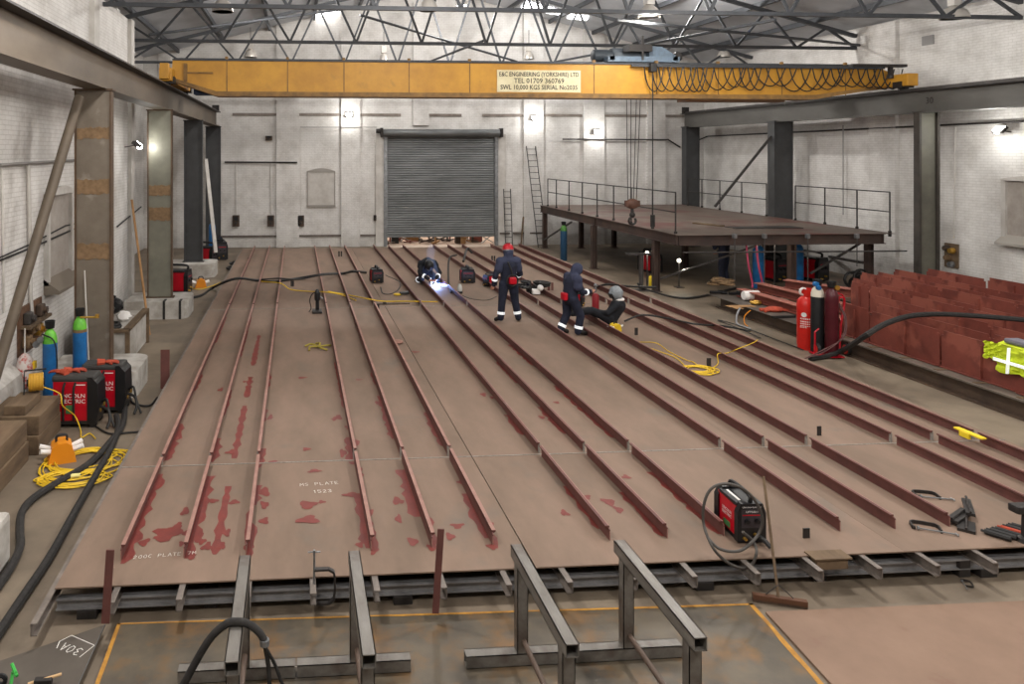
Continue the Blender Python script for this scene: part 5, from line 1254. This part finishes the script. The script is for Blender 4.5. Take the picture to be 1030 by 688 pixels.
# yellow 110 V transformer by reclining worker & coil
def coil_mb(rx, ry, n, r, seedv, z=.012, spread=.2):
    rr = random.Random(seedv); mb = MB()
    pts = []
    for k in range(n*12):
        t = 2*PI*k/12; q = k//12; ph = rr.uniform(-.03,.03)
        ox, oy = spread*math.sin(q*1.7), spread*math.cos(q*2.3)
        pts.append((ox*rx+rx*(1-.25*abs(math.sin(q*.8)))*math.cos(t+.2*q)+ph, oy*ry+ry*(1-.3*abs(math.cos(q*1.1)))*math.sin(t+.2*q)+ph, z+.003*(q%6)+.006*math.sin(k)+.006))
    mb.tube(cat_rom(pts,3),r,5); return mb
p = at_deck(702,373); t = thing('extension_cable_coil','coil of yellow extension cable lying on the deck at the right','cable coil',(p.x,p.y,DZ)); coil_mb(.3,.28,8,.01,3).build('coil', m_cabley, t, smooth=True)
cable([P(642,344,DZ+.01)+Vector((0,0,.0)),P(660,345,.48),P(672,353,DZ+.02),P(690,362,DZ+.02),P(697,364,DZ+.02),P(705,370,DZ+.02)],.009,m_cabley,'yellow cable from the reclining worker to the coil, upper run')
cable([P(645,347,DZ+.02),P(665,354,DZ+.02),P(680,360,DZ+.02),P(690,369,DZ+.02)],.009,m_cabley,'yellow cable from the reclining worker to the coil, lower run')
cable([P(713,372,DZ+.02),P(722,366,DZ+.02),P(722,356,.48),P(732,355,DZ+.02),P(742,351,.48),P(757,345,.48),P(762,342,.48)],.009,m_cabley,'yellow cable from the coil to the right edge of the deck')
def transformer(x,y,z,rz,label,mat,s=1.0):
    t = thing('site_transformer', label, 'transformer', (x,y,z), rz)
    MB().prism([(-.16*s,0),(.16*s,0),(.11*s,.2*s),(.05*s,.24*s),(-.05*s,.24*s),(-.11*s,.2*s)],1,-.12*s,.12*s).build('casing', mat, t)
    MB().tube(cat_rom([(-.06*s,0,.23*s),(-.05*s,0,.3*s),(.05*s,0,.3*s),(.06*s,0,.23*s)],4),.016*s,6).build('handle', m_black, t, smooth=True)
    for (sx,sy) in ((-1,-.05),(1,-.05),(1,.06),(-1,.06)):
        MB().tube([(sx*.1*s,sy*s,.13*s),(sx*.24*s,sy*1.6*s,.17*s)],.03*s,8).build('plug', m_wtxt, t, smooth=True)
transformer(*at_deck(619,333)[:2],DZ,.4,'small yellow transformer with white plug beside the reclining worker',m_cabley,.7)
p = P(62,463,0); transformer(p.x,p.y,0,.35,'orange yellow site transformer with white plugs on the floor at left',m_orange,1.15)
p = P(84,466,0); t = thing('extension_cable_coil','large tangle of yellow extension cable on the floor by the orange transformer','cable coil',(p.x,p.y,0)); coil_mb(.55,.5,11,.009,8).build('coil', m_cabley, t, smooth=True)
p = P(72,483,0); t = thing('extension_cable_coil','flat coil of yellow cable with white plug crossed by black hoses','cable coil',(p.x,p.y,0)); coil_mb(.45,.26,9,.009,5,spread=.12).build('coil', m_cabley, t, smooth=True); MB().tube([(-.06,0,.05),(.1,.03,.05)],.028,8).build('plug', M('plug_cream',(236,226,150)), t, smooth=True)
cable([(-3.78,11.45,.75)]+[P(60,396,.62),P(63,408,.45),P(75,418,.2),P(81,432,.03),P(82,440,.02),P(90,436,.02),P(96,441,.02)],.009,m_cabley,'yellow cable dropping from the timber blocks to the tangled coil')
p = P(202,289,0); transformer(p.x,p.y,0,.2,'orange transformer on the floor far left between the plinths',m_orange,1.1)
cable([P(190,289,.02),P(200,291,.02),P(212,288,.02),P(222,284,.02)],.014,m_cabley,'yellow cable around the far orange transformer')
# big black hoses, left
cable([P(126,395,.05),P(124,425,.05),P(112,443,.05),P(90,466,.05),P(60,484,.05),P(35,500,.05),P(22,515,.05),P(20,535,.05),P(20,550,.05),P(8,575,.05),P(-25,620,.05)],.045,m_hose,'thick black sleeved hose crossing the yellow coil at left')
cable([P(117,418,.05),P(119,430,.05),P(112,450,.05),P(95,480,.05),P(75,515,.05),P(50,560,.05),P(20,605,.05),P(-20,665,.05)],.045,m_hose,'thick black sleeved hose running beside the deck, right of the other')
cable([P(131,400,.03),P(135,406,.02),P(150,408,.02),P(158,400,.02)],.018,m_black,'thin black cable on the floor beside the large red machines')
cable([P(95,428,.02),P(110,436,.02),P(130,435,.02),P(143,434,.02)],.014,m_black,'thin black cable reaching from the red machines to the deck edge')
# ------------------------------------------------------------ left side blocks and clutter
def sleeper(x0,x1,y0,y1,z0,z1,label): solo('timber_sleeper', MB().bbox((x0,y0,z0),(x1,y1,z1),.015), m_wood, label, 'timber', group=None)
sleeper(-4.35,-3.98,10.75,12.0,0,.27,'lower timber sleeper against the left wall in the far stack')
sleeper(-3.96,-3.6,10.75,11.75,0,.27,'lower timber sleeper on the floor side of the far stack')
sleeper(-4.35,-3.6,10.78,11.7,.272,.54,'upper timber sleeper of the far stack beside the red machine')
sleeper(-4.1,-3.8,10.82,11.45,.542,.68,'dark short timber lying on top of the far stack')
sleeper(-4.5,-3.68,9.35,10.6,0,.27,'lower timber sleeper of the near stack at the left edge')
sleeper(-4.5,-3.70,9.35,10.6,.272,.56,'upper timber sleeper of the near stack at the left edge')
p = thing('red_tub','red and white tub on the near timber stack at the left edge','tub',(-4.17,9.75,.56))
MB().lathe([(.12,0),(.14,.1),(.15,.12)],(0,0,0),14).build('tub_body', m_redm, p, smooth=True); MB().lathe([(.15,.12),(.1,.2),(.05,.22)],(0,0,0),12).build('lid', m_wtxt, p, smooth=True)
solo('orange_earmuffs', MB().bbox((-.07,-.07,0),(.07,.07,.12),.03).torus((0,0,.1),.08,.012,'x',12,6), M('safety_orange',(232,86,40)), 'small orange box on the near timber stack','box', loc=(-4.0,10.15,.56))
solo('cream_bag', MB().ball((0,0,.12),.16,8,(1,1.2,.8)), M('bag_cream',(206,198,186),(150,140,128),10,.8,0,.5), 'crumpled pale bag behind the orange box at the left','bag', loc=(-4.35,10.3,.55), smooth=True)
# yellow reel
t = thing('cable_reel','yellow cable wound on a black reel frame on top of the timber','cable reel',(-3.86,11.42,.69),.3)
mb = MB(); [mb.torus((-.09+.02*k,0,.14),.12+.004*(k%2),.012,'x',18,5) for k in range(10)]; mb.build('wound_cable', M('cable_ochre',(196,150,50)), t, smooth=True)
MB().tube([(-.16,-.1,0),(-.16,-.08,.26),(-.16,.08,.3),(.14,.08,.3)],.012,6).lathe([(.05,-.13),(.05,.12)],(0,0,.14),10,'x').build('reel_frame', m_black, t)
# wall niche box, sockets, hanging red/white bag near left wall
t = thing('electrical_board','rusty board of wall sockets with white cables low on the left wall','socket panel',(XL,13.25,.85))
mb = MB().box((0,-.55,0),(.04,.55,.8)); mb.build('backboard', M('panel_rust',(110,80,60),(80,58,44),8,.8), t)
for (y,z,m) in ((-.35,.12,m_rust),(-.1,.3,m_rust),(.2,.2,m_brass),(.3,.52,m_scrap),(-.3,.5,m_steel)): MB().bbox((.04,y-.1,z),(.16,y+.1,z+.2),.03).lathe([(.05,.15),(.06,.22)],(0,y,z+.1),10,'x').build('socket', m, t)
MB().box((0,-.5,.45),(.2,.6,.5)).build('shelf_angle', m_wood, t)
t = thing('hanging_bag','clear bag of red and white fittings hanging on the left wall','bag',(XL+.18,12.55,.42))
MB().ball((0,0,.25),.24,10,(.6,.8,1.25)).build('bag_body', M('bag_mixed',(196,186,180),(170,60,50),7,.6,thr=(.5,.6)), t, smooth=True); MB().tube([(0,0,.5),(0,0,.95)],.012,6).build('cord', m_white, t)
MB().bbox((.1,-.02,.28),(.16,.1,.4),.01).build('yellow_item', m_cabley, t)
struct('trim_6', MB().prism([(XL,.0),(XL+.25,.0),(XL+.2,.7),(XL,.85)],1,9.0,12.4), m_whited)
# crate with bags beyond the first column
t = thing('low_crate','low white sided crate with wooden edge beyond the near left column','crate',(-3.85,16.0,0))
MB().box((-4.3,15.0,.02),(-3.34,17.0,.70)).build('crate_body', m_whited, t, True)
MB().box((-3.42,15.0,.70),(-3.28,17.0,.76)).box((-4.32,14.95,.70),(-3.28,15.06,.76)).box((-3.36,14.96,0),(-3.28,15.06,.7)).box((-3.36,16.94,0),(-3.28,17.0,.7)).build('wooden_edge', m_wood, t, True)
for k,(x,y,z,r,lb) in enumerate(((-4.0,15.4,.76,.22,'black bin bag heaped on the low crate, nearest'),(-4.05,15.9,.76,.26,'black bin bag heaped on the low crate, in the middle'),(-3.95,16.5,.76,.2,'black bin bag heaped on the low crate, farthest'))):
    mb = MB().ball((0,0,r*.8),r,10,(1,1,.85)); rr = random.Random(k)
    for v in mb.v: v += Vector((rr.uniform(-.03,.03),rr.uniform(-.03,.03),rr.uniform(-.02,.02)))
    mb.tube([(0,0,r*1.5),(.04,0,r*1.9)],.03,6); solo('bin_bag', mb, m_blackp, lb, 'bag', loc=(x,y,z), smooth=True)
wb = MB().ball((0,0,.1),.13,8,(1.2,.8,.8)); rw = random.Random(2)
for v in wb.v: v += Vector((rw.uniform(-.035,.035),rw.uniform(-.03,.03),rw.uniform(-.025,.02)))
solo('white_bag', wb, m_wtxt, 'small white bag on the low crate beside the black bags','bag', loc=(-3.62,16.0,.70), smooth=True)
solo('coiled_hose', MB().torus((0,0,.03),.16,.035,'z',18,8).torus((0,0,.08),.14,.03,'z',18,8), m_black, 'black coiled hose on the front of the low crate','hose', loc=(-3.7,15.35,.71), smooth=True)
# white block at lower left
bb = P(0,560,0)
t = thing('concrete_block','white rough concrete block at the left edge of the picture','block',(-3.15,7.9,0))
mb = MB().bbox((-.45,-.4,0),(.2,.1,.53),.06); mb.build('block_body', m_whited, t)
# far left machines
for (x,y,rz,lb) in ((-2.9,29.6,.2,'large red machine at the far left beside the rear columns'),(-3.05,28.3,1.2,'second red machine at the far left, nearer the camera'),(-3.2,22.8,1.4,'red and black machine beyond the strapped plinth')):
    welder_small(x,y,0,rz,lb,1.7)
t = thing('hose_heap','heap of black hoses on the floor at the far left','hose heap',(-2.0,27.6,0)); mb = MB(); rr = random.Random(4)
for k in range(9): mb.torus((rr.uniform(-.4,.4),rr.uniform(-.6,.6),.05+.03*(k%4)),rr.uniform(.15,.3),.04,rr.choice('zzx') if k%3 else 'z',14,6)
mb.build('hose_loops', m_black, t, smooth=True)
# equipment under the platform
p = PY(812,265,24); welder_small(12.6,25.2,0,.2,'red machine in the dark under the platform, left',1.6)
welder_small(PY(787,262,23.2).x,23.2,0,.2,'red machine between the blue cylinders under the platform',1.8)
p = P(842,287,0); welder_small(p.x,p.y+.6,0,.3,'red machine under the right front of the platform',1.9)
t = thing('hose_heap','dark heap of hoses beside the right red machine under the platform','hose heap',(P(828,285,0).x,21.2,0)); mb = MB()
for k in range(9): mb.torus((rr.uniform(-.3,.3),rr.uniform(-.2,.2),.2+.1*(k%5)),rr.uniform(.15,.25),.04,rr.choice('zyx'),12,6)
mb.build('hose_loops', m_black, t, smooth=True)
for k,(x,r_) in enumerate(((13.05,m_redm),(13.35,m_redm))):
    t = thing('hanging_hose','pink red hose hanging from the platform front, %s of two' % ('left' if k==0 else 'right'),'hose',(x,20.5,0)); MB().tube(cat_rom([(x,20.75,1.55),(x-.03,20.6,1.0),(x+.05,20.55,.5),(x+.02,20.5,.35)],6),.028,6).build('hose_body', M('hose_pink',(170,52,84)), t, True, smooth=True)
solo('leaning_pipe', MB().tube([PY(817,255,27.0),PY(868,264,22.6)],.05,8), m_steel, 'long grey pipe leaning low behind the red machine under the platform','pipe')
# ------------------------------------------------------------ people
def remesh(o, voxel, smooth_it=4):
    m = o.modifiers.new('r','REMESH'); m.mode = 'VOXEL'; m.voxel_size = voxel; m.use_smooth_shade = True
    s = o.modifiers.new('s','SMOOTH'); s.factor = .5; s.iterations = smooth_it
    dg = bpy.context.evaluated_depsgraph_get(); dg.update()
    me = bpy.data.meshes.new_from_object(o.evaluated_get(dg)); mt = o.data.materials[0]
    o.modifiers.clear(); o.data = me; me.materials.clear(); me.materials.append(mt)
    for p_ in me.polygons: p_.use_smooth = True
def caps(mb, pts, radii):
    pts = [Vector(p) for p in pts]
    mb.tube(pts, 0, 10, radii=radii)
    for p, r in zip(pts, radii): mb.ball(p, r*.995, 8)
V = Vector
def person(label, loc, rz, J, cloth, helmet, hood=None, smoothc=3, bands=True, pouch=None, visor=False, hair=(50,36,28), look=None):
    t = thing('person', label, 'person', loc, rz)
    for k in J: J[k] = V(J[k])
    fwd = (look or V((0,1,0))).normalized()
    up = (J['head']-J['neck']).normalized(); side = fwd.cross(up).normalized(); fwd = up.cross(side).normalized()
    # body: one continuous surface
    b = MB(); hc = J['head']
    R3 = Matrix((side,fwd,up)).transposed()
    def hp(x,y,z): return hc+R3@V((x,y,z))
    n0 = len(b.v); b.ball((0,0,0),.1,12,(.78,.95,1.18)); 
    for i in range(n0,len(b.v)): b.v[i] = hc+R3@b.v[i]
    b.ball(hp(0,.06,-.07),.055,8); b.ball(hp(0,.1,-.02),.016,6); b.ball(hp(0,.105,-.035),.018,6)     # jaw, nose
    b.tube([hp(-.022,.09,-.065),hp(.022,.09,-.065)],.009,6)
    for s in (-1,1):
        b.ball(hp(.034*s,.08,.01),.016,6); b.ball(hp(.08*s,-.0,-.015),.022,6,(.5,1,1.3))
    caps(b,[J['chest']+V((0,0,.05)),J['neck'],hc-up*.05],[.09,.058,.055])
    caps(b,[J['pelvis'],(J['pelvis']+J['chest'])/2,J['chest']],[.12,.115,.13])
    for s in 'LR':
        caps(b,[J['chest']+(J[s+'sh']-J['chest'])*.4,J[s+'sh'],J[s+'el'],J[s+'wr']],[.08,.05,.04,.028])
        caps(b,[J['pelvis'],J[s+'hip'],J[s+'kn'],J[s+'an']],[.1,.085,.055,.04])
        w = J[s+'wr']; d = (w-J[s+'el']).normalized(); a = d.cross(V((0,0,1))); a = a.normalized() if a.length>.05 else V((0,1,0)); c_ = d.cross(a)
        if a.dot(fwd) < 0: a = -a
        caps(b,[w,w+d*.04,w+d*.085],[.028,.036,.034])
        for k,(ln,of) in enumerate(((.07,-.027),(.082,-.009),(.078,.009),(.06,.026))):
            q0 = w+d*.085+a*of; q1 = q0+d*ln*.5-c_*.008; q2 = q1+d*ln*.38-c_*.022
            caps(b,[q0,q1,q2],[.0125,.012,.0105])
        caps(b,[w+d*.03+a*.03*(-1),w+d*.065-a*.052,w+d*.1-a*.056-c_*.012],[.014,.0125,.011])
    bo = b.build('body', m_skin, t); remesh(bo,.011,2)
    # clothing
    c = MB()
    p0, ch = J['pelvis'], J['chest']; sp = (p0+ch)/2
    caps(c,[p0,sp,ch,ch+(J['neck']-ch)*.7],[.165,.165,.175,.09])
    hx = (J['Rsh']-J['Lsh']).normalized()
    for s in (-1,1):
        caps(c,[p0+hx*.05*s,sp+hx*.05*s,ch+hx*.075*s],[.14,.14,.14])
    for s in 'LR':
        caps(c,[ch+(J[s+'sh']-ch)*.35,J[s+'sh'],J[s+'el'],J[s+'wr']],[.12,.092,.07,.056])
        caps(c,[p0+(J[s+'hip']-p0)*.3,J[s+'hip'],J[s+'kn'],J[s+'an']],[.14,.125,.092,.078])
    co = c.build('coverall', cloth, t); remesh(co,.018,smoothc)
    for s in 'LR':
        for (A,B,f,r,wd) in ((J[s+'el'],J[s+'wr'],.45,.069,.05),(J[s+'kn'],J[s+'an'],.72,.089,.06)):
            if not bands: continue
            d = (B-A); q = A+d*f; dn = d.normalized()
            MB().tube([q-dn*wd/2,q+dn*wd/2],r,14).build('reflective_band', m_refl, t, smooth=True)
        an, kn = J[s+'an'], J[s+'kn']; toe = J.get(s+'toe')
        bt = MB(); caps(bt,[an+(kn-an).normalized()*.06,an,an+(V(toe)-an)*.5,V(toe)],[.06,.058,.05,.045]); bt2 = bt.build('boot', m_boot, t, smooth=True)
    if hood:
        h = MB(); n0=len(h.v); h.ball((0,0,0),.128,12,(.95,1.02,1.15))
        for i in range(n0,len(h.v)): h.v[i] = hc-fwd*.015+R3@h.v[i]
        caps(h,[hc-up*.06-fwd*.02,J['neck']-fwd*.02,J['neck']-up*.06],[.11,.11,.14])
        for s in 'LR': caps(h,[J['neck']-up*.05,J[s+'sh']+up*.02,J[s+'sh']-up*.05+(J[s+'el']-J[s+'sh'])*.35],[.12,.115,.105])
        ho = h.build('hood', hood, t); remesh(ho,.018,2)
    if helmet:
        h = MB(); n0=len(h.v)
        if not visor:
            h.lathe([(.135,-.012),(.132,.0),(.128,.05),(.105,.1),(.06,.13),(.01,.14)],(0,0,0),18)
            h.prism([(-.09,.09),(.09,.09),(.07,.17),(-.07,.17)],2,-.012,.0); h.box((-.02,-.1,.11),(.02,.08,.148))
        else:
            h.ball((0,0,-.02),.15,12,(.95,1.1,1.15))
        for i in range(n0,len(h.v)): h.v[i] = hp(0,0,.055)+R3@h.v[i]
        he = h.build('helmet', helmet, t, smooth=True)
        if not visor:
            q = MB(); q.lathe([(.136,0),(.136,.03)],(0,0,0),18)
            for i in range(len(q.v)): q.v[i] = hp(0,0,.03)+R3@q.v[i]
            q.build('helmet_band', m_chrome, he)
        else:
            q = MB().bbox((-.08,.1,-.06),(.08,.165,.06),.02)
            for i in range(len(q.v)): q.v[i] = hp(0,0,.04)+R3@q.v[i]
            q.build('visor', m_blackp, he)
    if pouch:
        MB().bbox(pouch-V((.085,.05,.08)),pouch+V((.085,.05,.08)),.03).build('red_pouch', m_redm, t)
    return t
# worker with red helmet, back to camera
p = at_deck(511.5,323.5)
J1 = dict(pelvis=(0,0,.92),chest=(0,.0,1.30),neck=(0,.01,1.47),head=(0,.03,1.62),Lsh=(-.2,0,1.38),Rsh=(.2,0,1.38),Lel=(-.33,-.03,1.1),Rel=(.31,.06,1.1),Lwr=(-.34,.06,.86),Rwr=(.30,.28,1.0),
          Lhip=(-.11,0,.88),Rhip=(.11,0,.88),Lkn=(-.15,.02,.48),Rkn=(.17,.03,.48),Lan=(-.19,0,.1),Ran=(.23,-.02,.1),Ltoe=(-.27,.1,.045),Rtoe=(.30,.12,.045))
w1 = person('worker in navy overalls and a red helmet standing with back to the camera',(p.x,p.y,DZ),.08,J1,m_navy,m_redm,hood=M('hood_blue_grey',(56,60,82),(44,48,68),9,.9),pouch=V((.02,-.21,.99)))
MB().tube(cat_rom([(-.08,-.17,1.42),(.0,-.2,1.2),(.02,-.2,1.05)],4),.022,6).torus((.02,-.2,.99),.13,.018,'y',16,6).build('strap', m_black, w1, smooth=True)
# hooded worker, stepping to the right
p = at_deck(574,336.5)
J2 = dict(pelvis=(0,-.02,.80),chest=(0,.03,1.14),neck=(0,.1,1.28),head=(0,.16,1.40),Lsh=(-.19,.04,1.20),Rsh=(.19,.04,1.20),Lel=(-.25,.12,.94),Rel=(.25,.14,.95),Lwr=(-.14,.36,.92),Rwr=(.15,.38,.94),
          Lhip=(-.1,-.02,.78),Rhip=(.1,0,.78),Lkn=(-.13,-.02,.42),Rkn=(.13,.16,.42),Lan=(-.12,-.18,.09),Ran=(.13,.1,.09),Ltoe=(-.12,-.02,.045),Rtoe=(.13,.28,.045))
w2 = person('hooded worker in navy overalls stooping and stepping to the right',(p.x,p.y,DZ),-PI/2+.15,J2,m_navy,None,hood=MATS['hood_blue_grey'],pouch=V((.12,-.22,.86)),look=V((0,1,-.35)))
# reclining worker with grey helmet
p = at_deck(614,327)
J3 = dict(pelvis=(0,0,.15),chest=(0.05,-.18,.42),neck=(.04,-.2,.55),head=(.02,-.14,.68),Lsh=(-.13,-.1,.47),Rsh=(.2,-.22,.46),Lel=(-.22,.12,.3),Rel=(.3,-.05,.22),Lwr=(-.1,.34,.28),Rwr=(.24,.2,.14),
          Lhip=(-.1,.06,.15),Rhip=(.1,.04,.15),Lkn=(-.14,.46,.33),Rkn=(.1,.48,.28),Lan=(-.14,.9,.27),Ran=(.08,.86,.23),Ltoe=(-.18,.98,.38),Rtoe=(.1,.95,.35))
w3 = person('worker in dark clothes and grey welding helmet reclining across the stiffener bars',(p.x+.05,p.y+.1,DZ),PI/2-.15,J3,m_dcloth,M('helmet_grey',(150,156,160),(110,116,120),6,.35),visor=True,bands=False,look=V((-.3,1,-.3)))
MB().torus(V((.03,-.19,.57)),.1,.03,'z',14,6).build('white_collar', m_wtxt, w3, smooth=True)
# crouching welder with arc
p = at_deck(432,287)
J4 = dict(pelvis=(0,-.3,.36),chest=(.03,.0,.62),neck=(.04,.14,.66),head=(.06,.27,.62),Lsh=(-.17,.02,.62),Rsh=(.22,.02,.62),Lel=(-.3,.2,.36),Rel=(.32,.22,.36),Lwr=(-.12,.38,.2),Rwr=(.12,.42,.22),
          Lhip=(-.11,-.3,.34),Rhip=(.11,-.3,.34),Lkn=(-.26,.1,.12),Rkn=(.24,.1,.14),Lan=(-.22,-.34,.08),Ran=(.22,-.34,.08),Ltoe=(-.22,-.46,.03),Rtoe=(.22,-.46,.03))
w4 = person('crouching welder in dark clothes bent over a bright blue welding arc',(p.x,p.y+.25,DZ),PI+.15,J4,m_dcloth,m_blackp,hood=m_dcloth,visor=True,look=V((0,.7,-.7)))
ap = at_deck(437.5,287)
t = thing('welding_arc','brilliant blue white welding arc on the deck before the crouching welder','welding arc',(ap.x,ap.y-.12,DZ+.06))
m_arc = M('arc_glow',(200,222,255),None,emit=60)
MB().ball((0,0,0),.03,8).ball((-.12,.02,.02),.014,6).ball((.06,-.05,-.01),.016,6).build('arc_core', m_arc, t, smooth=True)
ms = M('spark_glow',(150,176,255),None,emit=10)
rr = random.Random(12); mb = MB()
for k in range(16):
    a = rr.uniform(-.9,.4); l = rr.uniform(.15,.6); mb.tube([(.03,-.02,.0),(l*math.cos(a)*.6,-abs(l*math.sin(a))-.05,-.03+rr.uniform(0,.08))],.0035,4)
mb.build('sparks', ms, t)
add_light('POINT','arc_light',(0,-.03,.08),80,(.25,.42,1),.03,parent=t)
# smoke plume: soft blue haze
sm = MB(); prof = [(.03,0),(.07,.12),(.1,.3),(.13,.5),(.12,.7),(.14,.9),(.09,1.05),(.02,1.12)]
sm.lathe(prof,(0,0,0),14)
for v in sm.v: v.x += -.16*v.z+.05*math.sin(v.z*7); v.y += .03*math.cos(v.z*5)
so = sm.build('welding_smoke', MATS['arc_glow'], smooth=True); so.location = (ap.x+.02,ap.y+.02,DZ+.12)
tag(so,'pale blue smoke plume rising from the welding arc','smoke',kind='stuff')
m = bpy.data.materials.new('smoke_haze'); m.use_nodes = True; nt = m.node_tree; nt.nodes.clear()
out = nt.nodes.new('ShaderNodeOutputMaterial'); pv = nt.nodes.new('ShaderNodeVolumePrincipled'); nt.links.new(pv.outputs[0],out.inputs['Volume'])
pv.inputs['Color'].default_value = (.7,.8,1,1); pv.inputs['Density'].default_value = .5; pv.inputs['Emission Color'].default_value = (.35,.5,1,1); pv.inputs['Emission Strength'].default_value = .35  # faint blue emission stands in for arc light caught in the smoke
so.data.materials.clear(); so.data.materials.append(m)
# worker under the platform reaching up
p = P(736,289,0)
J5 = dict(pelvis=(0,0,.92),chest=(0,0,1.3),neck=(0,0,1.47),head=(0,.02,1.62),Lsh=(-.2,0,1.4),Rsh=(.2,0,1.4),Lel=(-.3,.15,1.2),Rel=(.32,.1,1.15),Lwr=(-.2,.3,1.35),Rwr=(.25,.3,1.0),
          Lhip=(-.11,0,.88),Rhip=(.11,0,.88),Lkn=(-.13,.02,.48),Rkn=(.14,.03,.48),Lan=(-.15,0,.1),Ran=(.16,-.02,.1),Ltoe=(-.18,.12,.045),Rtoe=(.2,.12,.045))
person('worker in dark navy standing in shadow under the raised platform',(p.x,22.9,0),.6,J5,m_navy,m_redm,bands=False)
